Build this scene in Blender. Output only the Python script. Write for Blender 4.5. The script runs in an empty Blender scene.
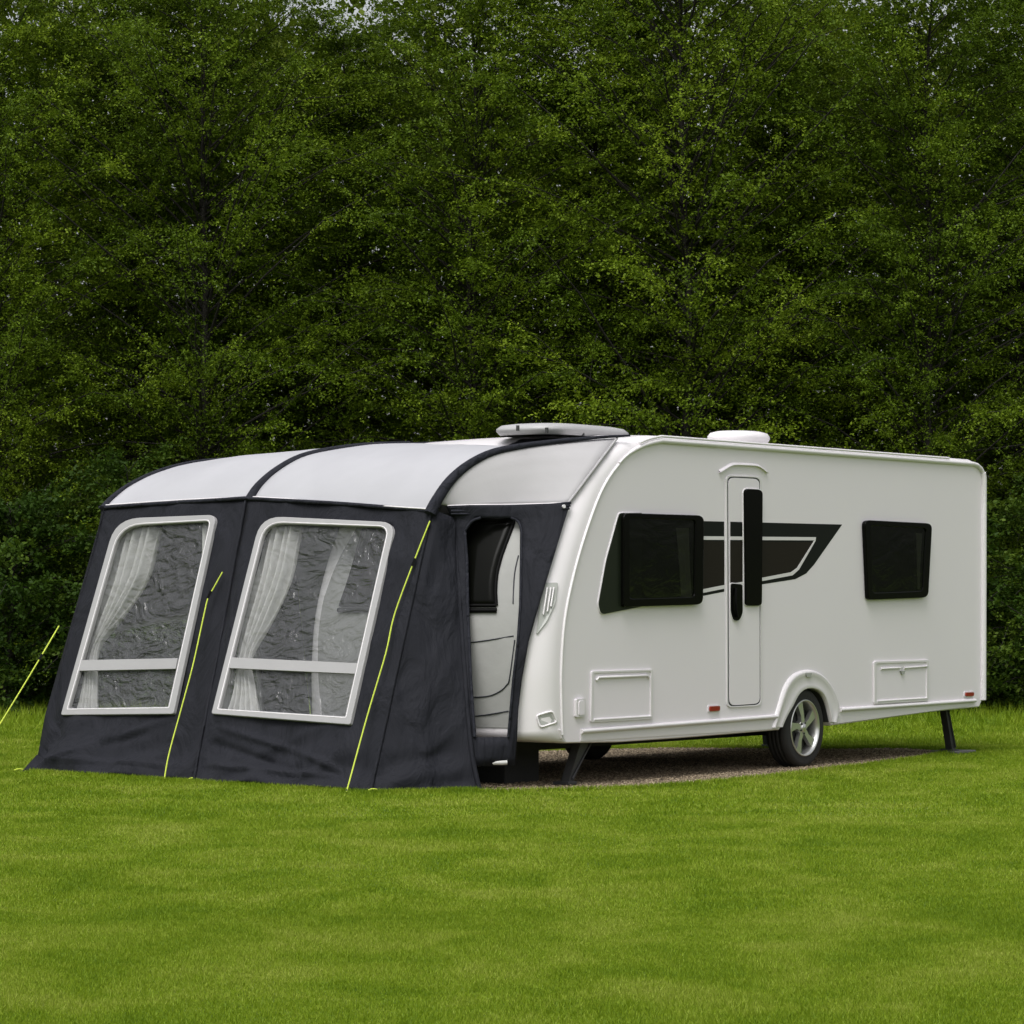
import bpy, bmesh, math, random
import numpy as np
from mathutils import Vector, noise
from mathutils.bvhtree import BVHTree

random.seed(7); rng = np.random.default_rng(7)
SC = bpy.context.scene; COL = SC.collection
F, CX, HY, CH = 3200.0, 512.0, 600.0, 1.36      # focal length in pixels, horizon row, camera height

# ------------------------------------------------------------------ camera
cd = bpy.data.cameras.new('camera'); cam = bpy.data.objects.new('camera', cd); COL.objects.link(cam)
cam.location = (0, 0, CH); cam.rotation_euler = (math.pi/2, 0, 0)
cd.sensor_width = 36; cd.lens = F/1024*36; cd.shift_y = (HY-512)/1024
cd.clip_start = .1; cd.clip_end = 3000
SC.camera = cam

def P(px, py, Z): return Vector(((px-CX)/F*Z, Z, CH-(py-HY)/F*Z))

# ------------------------------------------------------------------ materials
def mat(name): 
    m = bpy.data.materials.new(name); m.use_nodes = True
    return m, m.node_tree.nodes, m.node_tree.links, m.node_tree.nodes['Principled BSDF']
def simple(name, col, rough=.5, metal=0, bump=0, bscale=40, var=0, vscale=3, coat=0, spec=.5):
    m, n, l, b = mat(name)
    b.inputs['Base Color'].default_value = (*col, 1); b.inputs['Roughness'].default_value = rough
    b.inputs['Metallic'].default_value = metal; b.inputs['Coat Weight'].default_value = coat
    b.inputs['Specular IOR Level'].default_value = spec
    tc = n.new('ShaderNodeTexCoord')
    if var:
        t = n.new('ShaderNodeTexNoise'); t.inputs['Scale'].default_value = vscale; t.inputs['Detail'].default_value = 6
        l.new(tc.outputs['Object'], t.inputs['Vector'])
        r = n.new('ShaderNodeMix'); r.data_type = 'RGBA'
        r.inputs[6].default_value = (*[c*(1-var) for c in col], 1); r.inputs[7].default_value = (*[min(1, c*(1+var)) for c in col], 1)
        l.new(t.outputs['Fac'], r.inputs[0]); l.new(r.outputs[2], b.inputs['Base Color'])
    if bump:
        t = n.new('ShaderNodeTexNoise'); t.inputs['Scale'].default_value = bscale; t.inputs['Detail'].default_value = 4
        l.new(tc.outputs['Object'], t.inputs['Vector'])
        bp = n.new('ShaderNodeBump'); bp.inputs['Strength'].default_value = bump; bp.inputs['Distance'].default_value = .01
        l.new(t.outputs['Fac'], bp.inputs['Height']); l.new(bp.outputs[0], b.inputs['Normal'])
    return m
def fabric(name, col, transl=0, wr=.5, wscale=5, stretch=(1, 1, 1), rough=.8):
    m, n, l, b = mat(name)
    b.inputs['Roughness'].default_value = rough; b.inputs['Specular IOR Level'].default_value = .2
    tc = n.new('ShaderNodeTexCoord'); mp = n.new('ShaderNodeMapping'); mp.inputs['Scale'].default_value = stretch
    mp.inputs['Rotation'].default_value = (0, .5, .3)
    l.new(tc.outputs['Object'], mp.inputs['Vector'])
    t = n.new('ShaderNodeTexNoise'); t.inputs['Scale'].default_value = wscale; t.inputs['Detail'].default_value = 5; t.inputs['Distortion'].default_value = .8
    l.new(mp.outputs[0], t.inputs['Vector'])
    bp = n.new('ShaderNodeBump'); bp.inputs['Strength'].default_value = wr; bp.inputs['Distance'].default_value = .10
    l.new(t.outputs['Fac'], bp.inputs['Height'])
    t2 = n.new('ShaderNodeTexNoise'); t2.inputs['Scale'].default_value = 180; l.new(tc.outputs['Object'], t2.inputs['Vector'])
    bp2 = n.new('ShaderNodeBump'); bp2.inputs['Strength'].default_value = .25; bp2.inputs['Distance'].default_value = .003
    l.new(t2.outputs['Fac'], bp2.inputs['Height']); l.new(bp.outputs[0], bp2.inputs['Normal']); l.new(bp2.outputs[0], b.inputs['Normal'])
    t3 = n.new('ShaderNodeTexNoise'); t3.inputs['Scale'].default_value = 1.7; t3.inputs['Detail'].default_value = 6; l.new(tc.outputs['Object'], t3.inputs['Vector'])
    r = n.new('ShaderNodeMix'); r.data_type = 'RGBA'
    r.inputs[6].default_value = (*[c*.86 for c in col], 1); r.inputs[7].default_value = (*[min(1, c*1.12) for c in col], 1)
    l.new(t3.outputs['Fac'], r.inputs[0]); l.new(r.outputs[2], b.inputs['Base Color'])
    if transl:
        tr = n.new('ShaderNodeBsdfTranslucent'); tr.inputs[0].default_value = (*col, 1)
        mx = n.new('ShaderNodeMixShader'); mx.inputs[0].default_value = transl
        l.new(b.outputs[0], mx.inputs[1]); l.new(tr.outputs[0], mx.inputs[2]); l.new(mx.outputs[0], n['Material Output'].inputs[0])
    return m

M = {}
M['white'] = simple('white_panel', (.80, .755, .80), .38, var=.02, vscale=1.3, bump=.04, bscale=3, coat=.15)
M['mould'] = simple('white_moulding', (.70, .672, .69), .35, var=.02, vscale=2, coat=.2)
M['trim'] = simple('white_trim', (.70, .675, .69), .35)
M['lockerwhite'] = simple('locker_white', (.80, .755, .80), .4, var=.02)
M['black'] = simple('black_gloss', (.003, .0032, .0025), .18, coat=0, spec=.06)
M['rubber'] = simple('black_rubber', (.004, .004, .004), .5, spec=.06)
M['seam'] = simple('dark_seam', (.01, .012, .02), .6)
M['tyre'] = simple('tyre_rubber', (.016, .0155, .015), .75, bump=.3, bscale=60, var=.2)
M['alloy'] = simple('alloy', (.62, .62, .6), .28, metal=.85, var=.05)
M['steel'] = simple('dark_steel', (.05, .05, .052), .5, metal=.4, bump=.3, bscale=30, var=.35, vscale=9)
M['under'] = simple('underside', (.02, .02, .02), .8, bump=.3)
M['decal_dark'] = simple('decal_dark', (.007, .0085, .0075), .5, spec=.1)
M['decal_brown'] = simple('decal_brown', (.015, .0115, .0085), .5, spec=.1)
M['greyglass'] = simple('dark_corner_panel', (.012, .016, .010), .3, spec=.15)
M['red'] = simple('red_lens', (.26, .012, .003), .3)
M['clear'] = simple('clear_lens', (.36, .37, .35), .3)
M['roofgrey'] = simple('rooflight_grey', (.36, .355, .36), .45, var=.1)
M['slate'] = fabric('slate_fabric', (.0115, .0122, .0168), wr=.9, wscale=3.0, stretch=(1, 1, .45))
M['beam'] = fabric('beam_fabric', (.0155, .0165, .023), wr=.6, wscale=7)
M['roofcloth'] = fabric('pale_roof_cloth', (.43, .43, .455), transl=.12, wr=.10, wscale=1.6)
M['gable'] = fabric('pale_gable_cloth', (.40, .392, .40), transl=.08, wr=.08, wscale=1.6)
M['strip'] = simple('pvc_strip', (.33, .325, .33), .5, bump=.25, bscale=12, var=.06)
M['curtain'] = fabric('curtain_cloth', (.80, .79, .77), transl=.35, wr=.2, wscale=8)
M['inner'] = fabric('inner_lining', (.16, .165, .18), transl=.3, wr=.5, wscale=4)
M['rope'] = simple('fluorescent_rope', (.50, .60, .06), .7, bump=.5, bscale=200)
M['peg'] = simple('tent_peg_steel', (.3, .3, .3), .4, metal=.8)

def film(name, fac, col, rough, wr, wscale):
    m, n, l, b = mat(name)
    b.inputs['Base Color'].default_value = (*col, 1); b.inputs['Roughness'].default_value = rough
    tc = n.new('ShaderNodeTexCoord'); mp = n.new('ShaderNodeMapping'); mp.inputs['Scale'].default_value = (1, 1, 2.0); mp.inputs['Rotation'].default_value = (0, .55, 0)
    t = n.new('ShaderNodeTexNoise'); t.inputs['Scale'].default_value = wscale; t.inputs['Detail'].default_value = 5; t.inputs['Distortion'].default_value = 2.2
    bp = n.new('ShaderNodeBump'); bp.inputs['Strength'].default_value = wr; bp.inputs['Distance'].default_value = .05
    l.new(tc.outputs['Object'], mp.inputs[0]); l.new(mp.outputs[0], t.inputs['Vector']); l.new(t.outputs['Fac'], bp.inputs['Height']); l.new(bp.outputs[0], b.inputs['Normal'])
    tr = n.new('ShaderNodeBsdfTransparent'); tr.inputs[0].default_value = (.85, .86, .86, 1)
    mx = n.new('ShaderNodeMixShader'); mx.inputs[0].default_value = fac
    l.new(tr.outputs[0], mx.inputs[1]); l.new(b.outputs[0], mx.inputs[2]); l.new(mx.outputs[0], n['Material Output'].inputs[0])
    return m
M['film'] = film('clear_pvc_film', .27, (.24, .245, .255), .12, 1.0, 3.6)
M['film'].node_tree.nodes['Principled BSDF'].inputs['Specular IOR Level'].default_value = 1.0
M['film'].node_tree.nodes['Bump'].inputs['Distance'].default_value = .065
M['film'].node_tree.nodes['Noise Texture'].inputs['Detail'].default_value = 2.5
M['tint'] = film('tinted_acrylic', .55, (.006, .008, .004), .08, .03, 2)
M['tint'].node_tree.nodes['Transparent BSDF'].inputs[0].default_value = (.30, .32, .26, 1)

def leafmat(name, c1, c2, c3, transl=.35):
    m, n, l, b = mat(name)
    at = n.new('ShaderNodeAttribute'); at.attribute_name = 'var'
    oi = n.new('ShaderNodeObjectInfo')
    cr = n.new('ShaderNodeValToRGB'); e = cr.color_ramp.elements
    e[0].position = 0; e[0].color = (*c1, 1); e[1].position = 1; e[1].color = (*c3, 1)
    k = e.new(.55); k.color = (*c2, 1)
    ad = n.new('ShaderNodeMath'); ad.operation = 'MULTIPLY_ADD'; ad.inputs[1].default_value = .3; 
    l.new(oi.outputs['Random'], ad.inputs[0]); sb = n.new('ShaderNodeMath'); sb.operation = 'SUBTRACT'; sb.inputs[1].default_value = .15
    l.new(at.outputs['Fac'], ad.inputs[2]); l.new(ad.outputs[0], sb.inputs[0]); l.new(sb.outputs[0], cr.inputs[0])
    b.inputs['Roughness'].default_value = .6; b.inputs['Specular IOR Level'].default_value = .15
    l.new(cr.outputs[0], b.inputs['Base Color'])
    tr = n.new('ShaderNodeBsdfTranslucent'); l.new(cr.outputs[0], tr.inputs[0])
    mx = n.new('ShaderNodeMixShader'); mx.inputs[0].default_value = transl
    l.new(b.outputs[0], mx.inputs[1]); l.new(tr.outputs[0], mx.inputs[2]); l.new(mx.outputs[0], n['Material Output'].inputs[0])
    return m
M['leaf'] = leafmat('tree_leaves', (.042, .074, .004), (.095, .152, .008), (.205, .28, .018))
M['leaf2'] = leafmat('shrub_leaves', (.020, .046, .005), (.042, .082, .008), (.10, .15, .015))
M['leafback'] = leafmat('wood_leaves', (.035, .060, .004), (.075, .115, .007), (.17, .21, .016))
M['bark'] = simple('bark', (.014, .012, .009), .95, bump=.8, bscale=14, var=.35, vscale=8)

def lawnmat(name, dark, mid, light, attr):
    m, n, l, b = mat(name)
    b.inputs['Roughness'].default_value = .6; b.inputs['Specular IOR Level'].default_value = .25
    g = n.new('ShaderNodeNewGeometry')
    mp = n.new('ShaderNodeMapping'); mp.inputs['Scale'].default_value = (1, .62, 0); l.new(g.outputs['Position'], mp.inputs[0])
    t = n.new('ShaderNodeTexNoise'); t.inputs['Scale'].default_value = 1.7; t.inputs['Detail'].default_value = 5; t.inputs['Roughness'].default_value = .6; t.inputs['Distortion'].default_value = .4
    l.new(mp.outputs[0], t.inputs['Vector'])
    t2 = n.new('ShaderNodeTexNoise'); t2.inputs['Scale'].default_value = .35; t2.inputs['Detail'].default_value = 2; l.new(mp.outputs[0], t2.inputs['Vector'])
    a = n.new('ShaderNodeMath'); a.operation = 'MULTIPLY_ADD'; a.inputs[1].default_value = .35; a.inputs[2].default_value = -.17
    l.new(t2.outputs['Fac'], a.inputs[0])
    s = n.new('ShaderNodeMath'); s.operation = 'ADD'; l.new(t.outputs['Fac'], s.inputs[0]); l.new(a.outputs[0], s.inputs[1])
    if attr:
        at = n.new('ShaderNodeAttribute'); at.attribute_name = 'var'
        q = n.new('ShaderNodeMath'); q.operation = 'MULTIPLY_ADD'; q.inputs[1].default_value = .30; 
        l.new(at.outputs['Fac'], q.inputs[0]); l.new(s.outputs[0], q.inputs[2])
        w = n.new('ShaderNodeMath'); w.operation = 'SUBTRACT'; w.inputs[1].default_value = .15; l.new(q.outputs[0], w.inputs[0]); s = w
    cr = n.new('ShaderNodeValToRGB'); e = cr.color_ramp.elements
    e[0].position = .30; e[0].color = (*dark, 1); e[1].position = .74; e[1].color = (*light, 1); k = e.new(.50); k.color = (*mid, 1)
    l.new(s.outputs[0], cr.inputs[0]); l.new(cr.outputs[0], b.inputs['Base Color'])
    if attr:
        tr = n.new('ShaderNodeBsdfTranslucent'); l.new(cr.outputs[0], tr.inputs[0])
        mx = n.new('ShaderNodeMixShader'); mx.inputs[0].default_value = .35
        l.new(b.outputs[0], mx.inputs[1]); l.new(tr.outputs[0], mx.inputs[2]); l.new(mx.outputs[0], n['Material Output'].inputs[0])
    return m
M['lawn'] = lawnmat('lawn_soil', (.055, .10, .003), (.085, .135, .005), (.125, .16, .02), False)
M['blade'] = lawnmat('grass_blades', (.125, .208, .005), (.198, .285, .009), (.295, .35, .05), True)

def gravelmat():
    m, n, l, b = mat('gravel')
    g = n.new('ShaderNodeNewGeometry'); v = n.new('ShaderNodeTexVoronoi'); v.inputs['Scale'].default_value = 55
    l.new(g.outputs['Position'], v.inputs['Vector'])
    cr = n.new('ShaderNodeValToRGB'); e = cr.color_ramp.elements
    e[0].color = (.08, .058, .034, 1); e[1].color = (.32, .25, .16, 1)
    sx = n.new('ShaderNodeSeparateColor'); l.new(v.outputs['Color'], sx.inputs[0]); l.new(sx.outputs[0], cr.inputs[0]); l.new(cr.outputs[0], b.inputs['Base Color'])
    bp = n.new('ShaderNodeBump'); bp.inputs['Strength'].default_value = .8; bp.inputs['Distance'].default_value = .01; bp.invert = True
    l.new(v.outputs['Distance'], bp.inputs['Height']); l.new(bp.outputs[0], b.inputs['Normal']); b.inputs['Roughness'].default_value = .9
    return m
M['gravel'] = gravelmat()
def stonemat():
    m, n, l, b = mat('gravel_stone')
    at = n.new('ShaderNodeAttribute'); at.attribute_name = 'var'
    cr = n.new('ShaderNodeValToRGB'); e = cr.color_ramp.elements
    e[0].color = (.045, .032, .02, 1); e[1].color = (.36, .29, .20, 1); k = e.new(.6); k.color = (.19, .145, .092, 1)
    l.new(at.outputs['Fac'], cr.inputs[0]); l.new(cr.outputs[0], b.inputs['Base Color']); b.inputs['Roughness'].default_value = .85
    return m
M['stone'] = stonemat()

# ------------------------------------------------------------------ objects
def tag(o, label=None, cat=None, group=None, kind=None):
    if label: o['label'] = label
    if cat: o['category'] = cat
    if group: o['group'] = group
    if kind: o['kind'] = kind
    return o
def wloc(o):
    v = Vector((0, 0, 0))
    while o: v += o.location; o = o.parent
    return v
def empty(name, loc):
    o = bpy.data.objects.new(name, None); o.location = loc; o.empty_display_size = .3; COL.objects.link(o); return o

class MB:
    def __init__(s): s.v = []; s.f = []; s.sm = []
    def add(s, vs, fs, smooth=True):
        b = len(s.v); s.v += [Vector(x) for x in vs]; s.f += [[b+i for i in f] for f in fs]; s.sm += [smooth]*len(fs); return s
    def grid(s, rows, smooth=True, closed=False):
        n = len(rows); m = len(rows[0]); vs = [p for r in rows for p in r]
        fs = [[i*m+j, i*m+(j+1) % m, (i+1)*m+(j+1) % m, (i+1)*m+j] for i in range(n-1) for j in range(m if closed else m-1)]
        return s.add(vs, fs, smooth)
    def tube(s, path, r, n=8, flat=None, caps=True):
        path = [Vector(p) for p in path]; rows = []; prev = None
        for i, p in enumerate(path):
            t = (path[min(i+1, len(path)-1)]-path[max(i-1, 0)]).normalized()
            if prev is None:
                up = Vector((0, 0, 1)) if abs(t.z) < .9 else Vector((1, 0, 0)); a = t.cross(up).normalized()
            else: a = (prev-t*prev.dot(t)).normalized()
            prev = a; b = t.cross(a); rr = r[i] if isinstance(r, (list, tuple)) else r; fl = flat or 1
            rows.append([p+a*math.cos(k*2*math.pi/n)*rr+b*math.sin(k*2*math.pi/n)*rr*fl for k in range(n)])
        s.grid(rows, True, True)
        if caps:
            s.add(rows[0], [list(range(n))[::-1]], False); s.add(rows[-1], [list(range(n))], False)
        return s
    def prism(s, pts, d, smooth=False):      # pts polygon, extruded by vector d (back copy at pts, front at pts+d)
        n = len(pts); a = [Vector(p) for p in pts]; b = [p+d for p in a]
        s.add(a, [list(range(n))], False); s.add(b, [list(range(n))[::-1]], False)
        s.add(a+b, [[i, (i+1) % n, n+(i+1) % n, n+i] for i in range(n)], smooth); return s
    def ring(s, outer, inner, d):
        n = len(outer); O = [Vector(p) for p in outer]; I = [Vector(p) for p in inner]
        vs = O+I+[p+d for p in O]+[p+d for p in I]; fs = []
        for i in range(n):
            j = (i+1) % n
            fs += [[i, j, n+j, n+i], [2*n+i, 3*n+i, 3*n+j, 2*n+j], [i, 2*n+i, 2*n+j, j], [n+i, n+j, 3*n+j, 3*n+i]]
        return s.add(vs, fs, False)
    def box(s, c, ax, ay, az, bev=0):        # centre and three half-axis vectors
        c = Vector(c); vs = [c+ax*i+ay*j+az*k for i in (-1, 1) for j in (-1, 1) for k in (-1, 1)]
        return s.add(vs, [[0, 1, 3, 2], [4, 6, 7, 5], [0, 4, 5, 1], [2, 3, 7, 6], [0, 2, 6, 4], [1, 5, 7, 3]], False)
    def lathe(s, c, e1, e2, ax, prof, n=48):
        rows = [[c+(e1*math.cos(k*2*math.pi/n)+e2*math.sin(k*2*math.pi/n))*r+ax*h for k in range(n)] for r, h in prof]
        return s.grid(rows, True, True)
    def build(s, name, m, parent=None, bevel=0, solid=0, auto=False):
        me = bpy.data.meshes.new(name); off = wloc(parent) if parent else Vector((0, 0, 0))
        me.from_pydata([v-off for v in s.v], [], s.f); me.polygons.foreach_set('use_smooth', s.sm); me.update()
        bm = bmesh.new(); bm.from_mesh(me); bmesh.ops.recalc_face_normals(bm, faces=bm.faces); bm.to_mesh(me); bm.free()
        me.materials.append(m)
        o = bpy.data.objects.new(name, me); COL.objects.link(o); o.parent = parent
        if solid:
            q = o.modifiers.new('solid', 'SOLIDIFY'); q.thickness = solid; q.offset = 0
        if bevel:
            q = o.modifiers.new('bevel', 'BEVEL'); q.width = bevel; q.segments = 2; q.limit_method = 'ANGLE'; q.harden_normals = False
        return o

def catmull(pts, n=6):
    pts = [Vector(p) for p in pts]; out = []
    for i in range(len(pts)-1):
        a = pts[max(i-1, 0)]; b = pts[i]; c = pts[i+1]; d = pts[min(i+2, len(pts)-1)]
        for k in range(n):
            t = k/n
            out.append(.5*((2*b)+(c-a)*t+(2*a-5*b+4*c-d)*t*t+(3*b-a-3*c+d)*t**3))
    out.append(pts[-1]); return out
def rounded(px, r, n=5):
    """round the corners of a pixel polygon; r one number or list"""
    out = []; N = len(px)
    for i in range(N):
        a = Vector(px[i-1]); b = Vector(px[i]); c = Vector(px[(i+1) % N]); rr = r[i] if isinstance(r, (list, tuple)) else r
        if rr <= 0: out += [b.copy()]*(n+1); continue
        p = b+(a-b).normalized()*min(rr, (a-b).length*.49); q = b+(c-b).normalized()*min(rr, (c-b).length*.49)
        for k in range(n+1):
            t = k/n; out.append(p*(1-t)**2+b*2*t*(1-t)+q*t*t)
    return out

# ================================================================== CARAVAN
U = Vector((.580, .815, 0)).normalized(); V = Vector((-U.y, U.x, 0)); N = -V; ZU = Vector((0, 0, 1))
W0 = Vector((2.355, 25.9, 0))                    # wheel foot on the near side plane
BW = 2.25
def S(px, py, off=0):                            # a point of the near side plane, moved outwards by off
    k = (px-CX)/F; s = (k*W0.y-W0.x)/(U.x-k*U.y); p = W0+U*s
    z = CH-(py-HY)/F*p.y
    return Vector((p.x, p.y, z))+N*off
def sz(px, py): p = S(px, py); return Vector(((p-W0).dot(U), p.z))
def C(s, v, z): return W0+U*s+V*v+ZU*z

caravan = tag(empty('touring_caravan', (W0+V*1.1)), 'long white touring caravan with black and brown side graphic parked on brown gravel', 'caravan')

front = [(562, 735), (561, 700), (561, 666), (564.5, 619), (574, 572), (588, 525), (603.6, 486), (623, 459.5), (642.7, 447), (660, 442.5)]
frs = [.28, .28, .28, .28, .27, .25, .20, .13, .08, .055]
fz = catmull([(*sz(*p), 0) for p in front], 4); fr = list(np.interp(np.linspace(0, 9, len(fz)), range(10), frs))
prof = []                                        # (s, z, normal, rs, rv)
for i, p in enumerate(fz):
    t = fz[min(i+1, len(fz)-1)]-fz[max(i-1, 0)]; nn = Vector((-t.y, t.x)).normalized()
    prof.append((p.x, p.y, nn, fr[i], max(.06, fr[i]*1.4)))
a = sz(660, 442.5); b = sz(972, 465.3)
for k in range(1, 12): q = a.lerp(b, k/11); prof.append((q.x, q.y, Vector((0, 1)), .055, .06))
b2 = sz(982, 478)
for k in (1, 2, 3):
    t = k/4*math.pi/2; prof.append((b.x+(b2.x-b.x)*math.sin(t), b2.y+(b.y-b2.y)*math.cos(t), Vector((math.sin(t), math.cos(t))), .05, .06))
b3 = sz(981.5, 700)
for k in range(0, 9): q = b2.lerp(b3, k/8); prof.append((q.x, q.y, Vector((1, 0)), .045, .06))
nf = len(prof)
for p in [(979, 706), (930, 711), (880, 718), (831, 724.5)]: q = sz(*p); prof.append((q.x, q.y, Vector((0, -1)), .01, .02))
arch = [(830, 722), (826.7, 707), (822, 695), (815, 689.3), (805.6, 688.5), (797.5, 694), (791, 706), (785, 716.5), (780.4, 727)]
arch = [(p.x, p.y) for p in catmull([(*p, 0) for p in arch], 3)]
for p in arch: q = sz(*p); prof.append((q.x, q.y, Vector((0, -1)), 0, .02))
for p in [(779, 729), (730, 733), (680, 737), (620, 741), (566, 742)]: q = sz(*p); prof.append((q.x, q.y, Vector((0, -1)), .01, .02))

def ringpts(th, side):
    out = []
    for s, z, n_, rs, rv in prof:
        e = rs*math.sin(th); v = rv*(1-math.cos(th)); v = v if side == 0 else BW-v
        out.append(C(s+n_.x*e, v, z+n_.y*e))
    return out
def midring(f):
    out = []
    for s, z, n_, rs, rv in prof:
        v = rv+(BW-2*rv)*f; w = 1-(2*f-1)**2; e = rs+w*(.10*rs/.28 if n_.x < -.1 else (.05 if n_.y > .9 else (.02 if n_.x > .9 else 0)))
        out.append(C(s+n_.x*e, v, z+n_.y*e))
    return out
rows = [ringpts(k/8*math.pi/2, 0) for k in range(9)]+[midring(k/12) for k in range(1, 12)]+[ringpts((8-k)/8*math.pi/2, 1) for k in range(9)]
mb = MB(); mb.grid(rows, True, True)
nv = len(prof)
bvh = BVHTree.FromPolygons([v.copy() for v in mb.v], mb.f)
bodyo = mb.build('body', M['mould'], caravan)
mb = MB(); mb.add([p+N*.001 for p in rows[0]], [list(range(nv))], False); mb.build('side_panel', M['white'], caravan)
mb = MB(); mb.add([p-N*.001 for p in rows[-1]], [list(range(nv))], False); mb.build('side_panel', M['white'], caravan)

def R(px, py, off=.01):                          # first hit on the body along a sight line, lifted outwards
    o = Vector((0, 0, CH)); d = P(px, py, 1)-o; d.normalize()
    h, n_, i, dist = bvh.ray_cast(o, d)
    if h is None: return S(px, py, off)
    if n_.dot(d) > 0: n_ = -n_
    return h+n_*off
def Fr(v, z, off=.01):                           # point of the front face
    h, n_, i, dist = bvh.ray_cast(C(-6, v, z), U)
    if n_.dot(U) > 0: n_ = -n_
    return h+n_*off

# raised bead where the front moulding meets the side, roof trim and rear corner trim
bead = [C(s, 0, z)+N*.004 for s, z, n_, rs, rv in prof[:len(fz)]]
MB().tube(bead, .011, 8).build('moulding_bead', M['trim'], caravan)
top = [C(s, 0, z+.012)+N*.010 for s, z, n_, rs, rv in prof[len(fz)-10:len(fz)+11]]
corner = [C(s+n_.x*.012, 0, z+n_.y*.012)+N*.010 for s, z, n_, rs, rv in prof[len(fz)+11:nf]]
MB().tube(top+corner[:3], [.010]*3+[.016]*3+[.020]*(len(top)-3), 10, flat=1).build('roof_trim', M['trim'], caravan)
MB().tube(corner[2:], .028, 10).build('corner_trim', M['trim'], caravan)
q = [C(s, 0, z+.046)+N*.014 for s, z, n_, rs, rv in prof[len(fz)-6:len(fz)+10]]
MB().tube(q, .010, 8).build('awning_rail', M['trim'], caravan)

# sill trims (left and right of the wheel) and the skirt step below them
def sill(p0, p1, p2, p3):
    m = MB(); m.tube([S(*p0, .008), S(*p1, .008)], .022, 10, flat=.8); m.build('sill_trim', M['trim'], caravan)
    a, b, c, d = S(p0[0], p0[1]+2), S(p1[0], p1[1]+2), S(*p3), S(*p2)
    MB().prism([a, b, c, d], N*.008).build('skirt', M['mould'], caravan, bevel=.003)
sill((580, 731.5), (776, 716.5), (580, 741), (777, 728.6))
sill((839, 709.8), (974, 700.5), (833, 723.8), (966, 706.5))
m = MB(); m.prism([R(*p, .0) for p in [(558, 729), (576, 727), (588, 727), (588, 732), (584, 737), (560, 739)]], N*.02); m.build('corner_cap', M['trim'], caravan, bevel=.006)

# wheel arch moulding
oa = [(834, 722), (838, 709), (833.5, 692), (826, 680), (817, 672), (805.6, 669.6), (792.7, 674), (783.4, 686), (776.5, 708), (771, 727.5)]
oa = catmull([(*p, 0) for p in oa], 4); ia = catmull([(p[0], p[1], 0) for p in arch], 2)
def resample(pl, n):
    d = [0]
    for i in range(1, len(pl)): d.append(d[-1]+(pl[i]-pl[i-1]).length)
    return [Vector((np.interp(t, d, [p.x for p in pl]), np.interp(t, d, [p.y for p in pl]), 0)) for t in np.linspace(0, d[-1], n)]
oa = resample(oa, 37); ia = resample(ia, 37); rws = []
for w, h in ((0, .0), (.06, .022), (.16, .028), (.32, .018), (.8, .016), (.97, .024), (1.0, .02), (1.0, -.03)):
    rws.append([S(*(oa[i].lerp(ia[i], w)).xy, h) for i in range(37)])
mb = MB(); mb.grid(rws); mb.build('wheel_arch', M['mould'], caravan)
mb = MB(); c0 = S(806, 677, .018); mb.prism([S(802.5, 673, .018), S(809, 673, .018), S(807.5, 677, .018), S(804, 677, .018)], N*.012); mb.build('arch_badge', M['clear'], caravan, bevel=.003)
# dark liner inside the arch
ln = [[C(0, v, 0)+U*(.03+(sz(p.x, p.y).x-.03)*.965)+ZU*(.34+(sz(p.x, p.y).y-.34)*.965) for p in ia] for v in (-.0, .34)]
mb = MB(); mb.grid([[p-N*.004-ZU*.0 for p in ln[0]], ln[1]]); mb.add(ln[1], [list(range(len(ln[1])))], False); mb.build('wheel_liner', M['under'], caravan)

# ---- windows on the side
def ringwin(name, outer_px, ro, inner_px, ri, base, depth, parent, framemat, curtain=None):
    O = rounded(outer_px, ro); I = rounded(inner_px, ri)
    m = MB(); m.ring([S(p.x, p.y, base) for p in O], [S(p.x, p.y, base) for p in I], N*depth); fo = m.build(name, framemat, parent, bevel=.006)
    m = MB(); m.add([S(p.x, p.y, base+.004) for p in I], [list(range(len(I)))], False); m.build('liner', M['rubber'], fo)
    m = MB(); I2 = [p+(Vector((sum(q.x for q in I)/len(I), sum(q.y for q in I)/len(I)))-p)*-.02 for p in I]
    m.add([S(p.x, p.y, base+depth*.72) for p in I2], [list(range(len(I2)))], False); m.build('pane', M['tint'], fo)
    if curtain:
        m = MB()
        for L, Rr in curtain:
            rws = []
            for k in range(13):
                t = k/12; a = Vector(L[0]).lerp(Vector(L[1]), t); b = Vector(Rr[0]).lerp(Vector(Rr[1]), t); ww = []
                for j in range(25):
                    q = a.lerp(b, j/24); ww.append(S(q.x, q.y, base+.012+.006*math.sin(j*1.9+math.sin(t*3))))
                rws.append(ww)
            m.grid(rws)
        m.build('curtain', M['curtain'], fo)
    return fo
tri = rounded([(617.5, 514), (632, 513), (640, 605.5), (655, 604.5), (600, 614), (597.5, 603), (604, 564)][:], [2, 0, 0, 0, 4, 3, 4])
tri = rounded([(618, 513), (640, 513), (640, 606.5), (600, 614.5), (597, 604), (605, 560)], [3, 0, 0, 4, 4, 6])
wf_ = ringwin('window', [(619, 513), (699.5, 515.5), (698.5, 604.5), (619, 607)], [6, 7, 7, 3], [(625, 518), (691, 520), (690, 597), (625, 599)], 4, .006, .038, caravan, M['black'],
              [(((674, 528), (679, 597)), ((686, 528), (689, 597)))])
m = MB(); m.prism([S(p.x, p.y, .002) for p in tri], N*.014); m.build('dark_quarter_panel', M['greyglass'], wf_, bevel=.004)
MB().tube([S(p.x, p.y, .004) for p in tri]+[S(tri[0].x, tri[0].y, .004)], .007, 6).build('white_edge', M['trim'], wf_)
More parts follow.
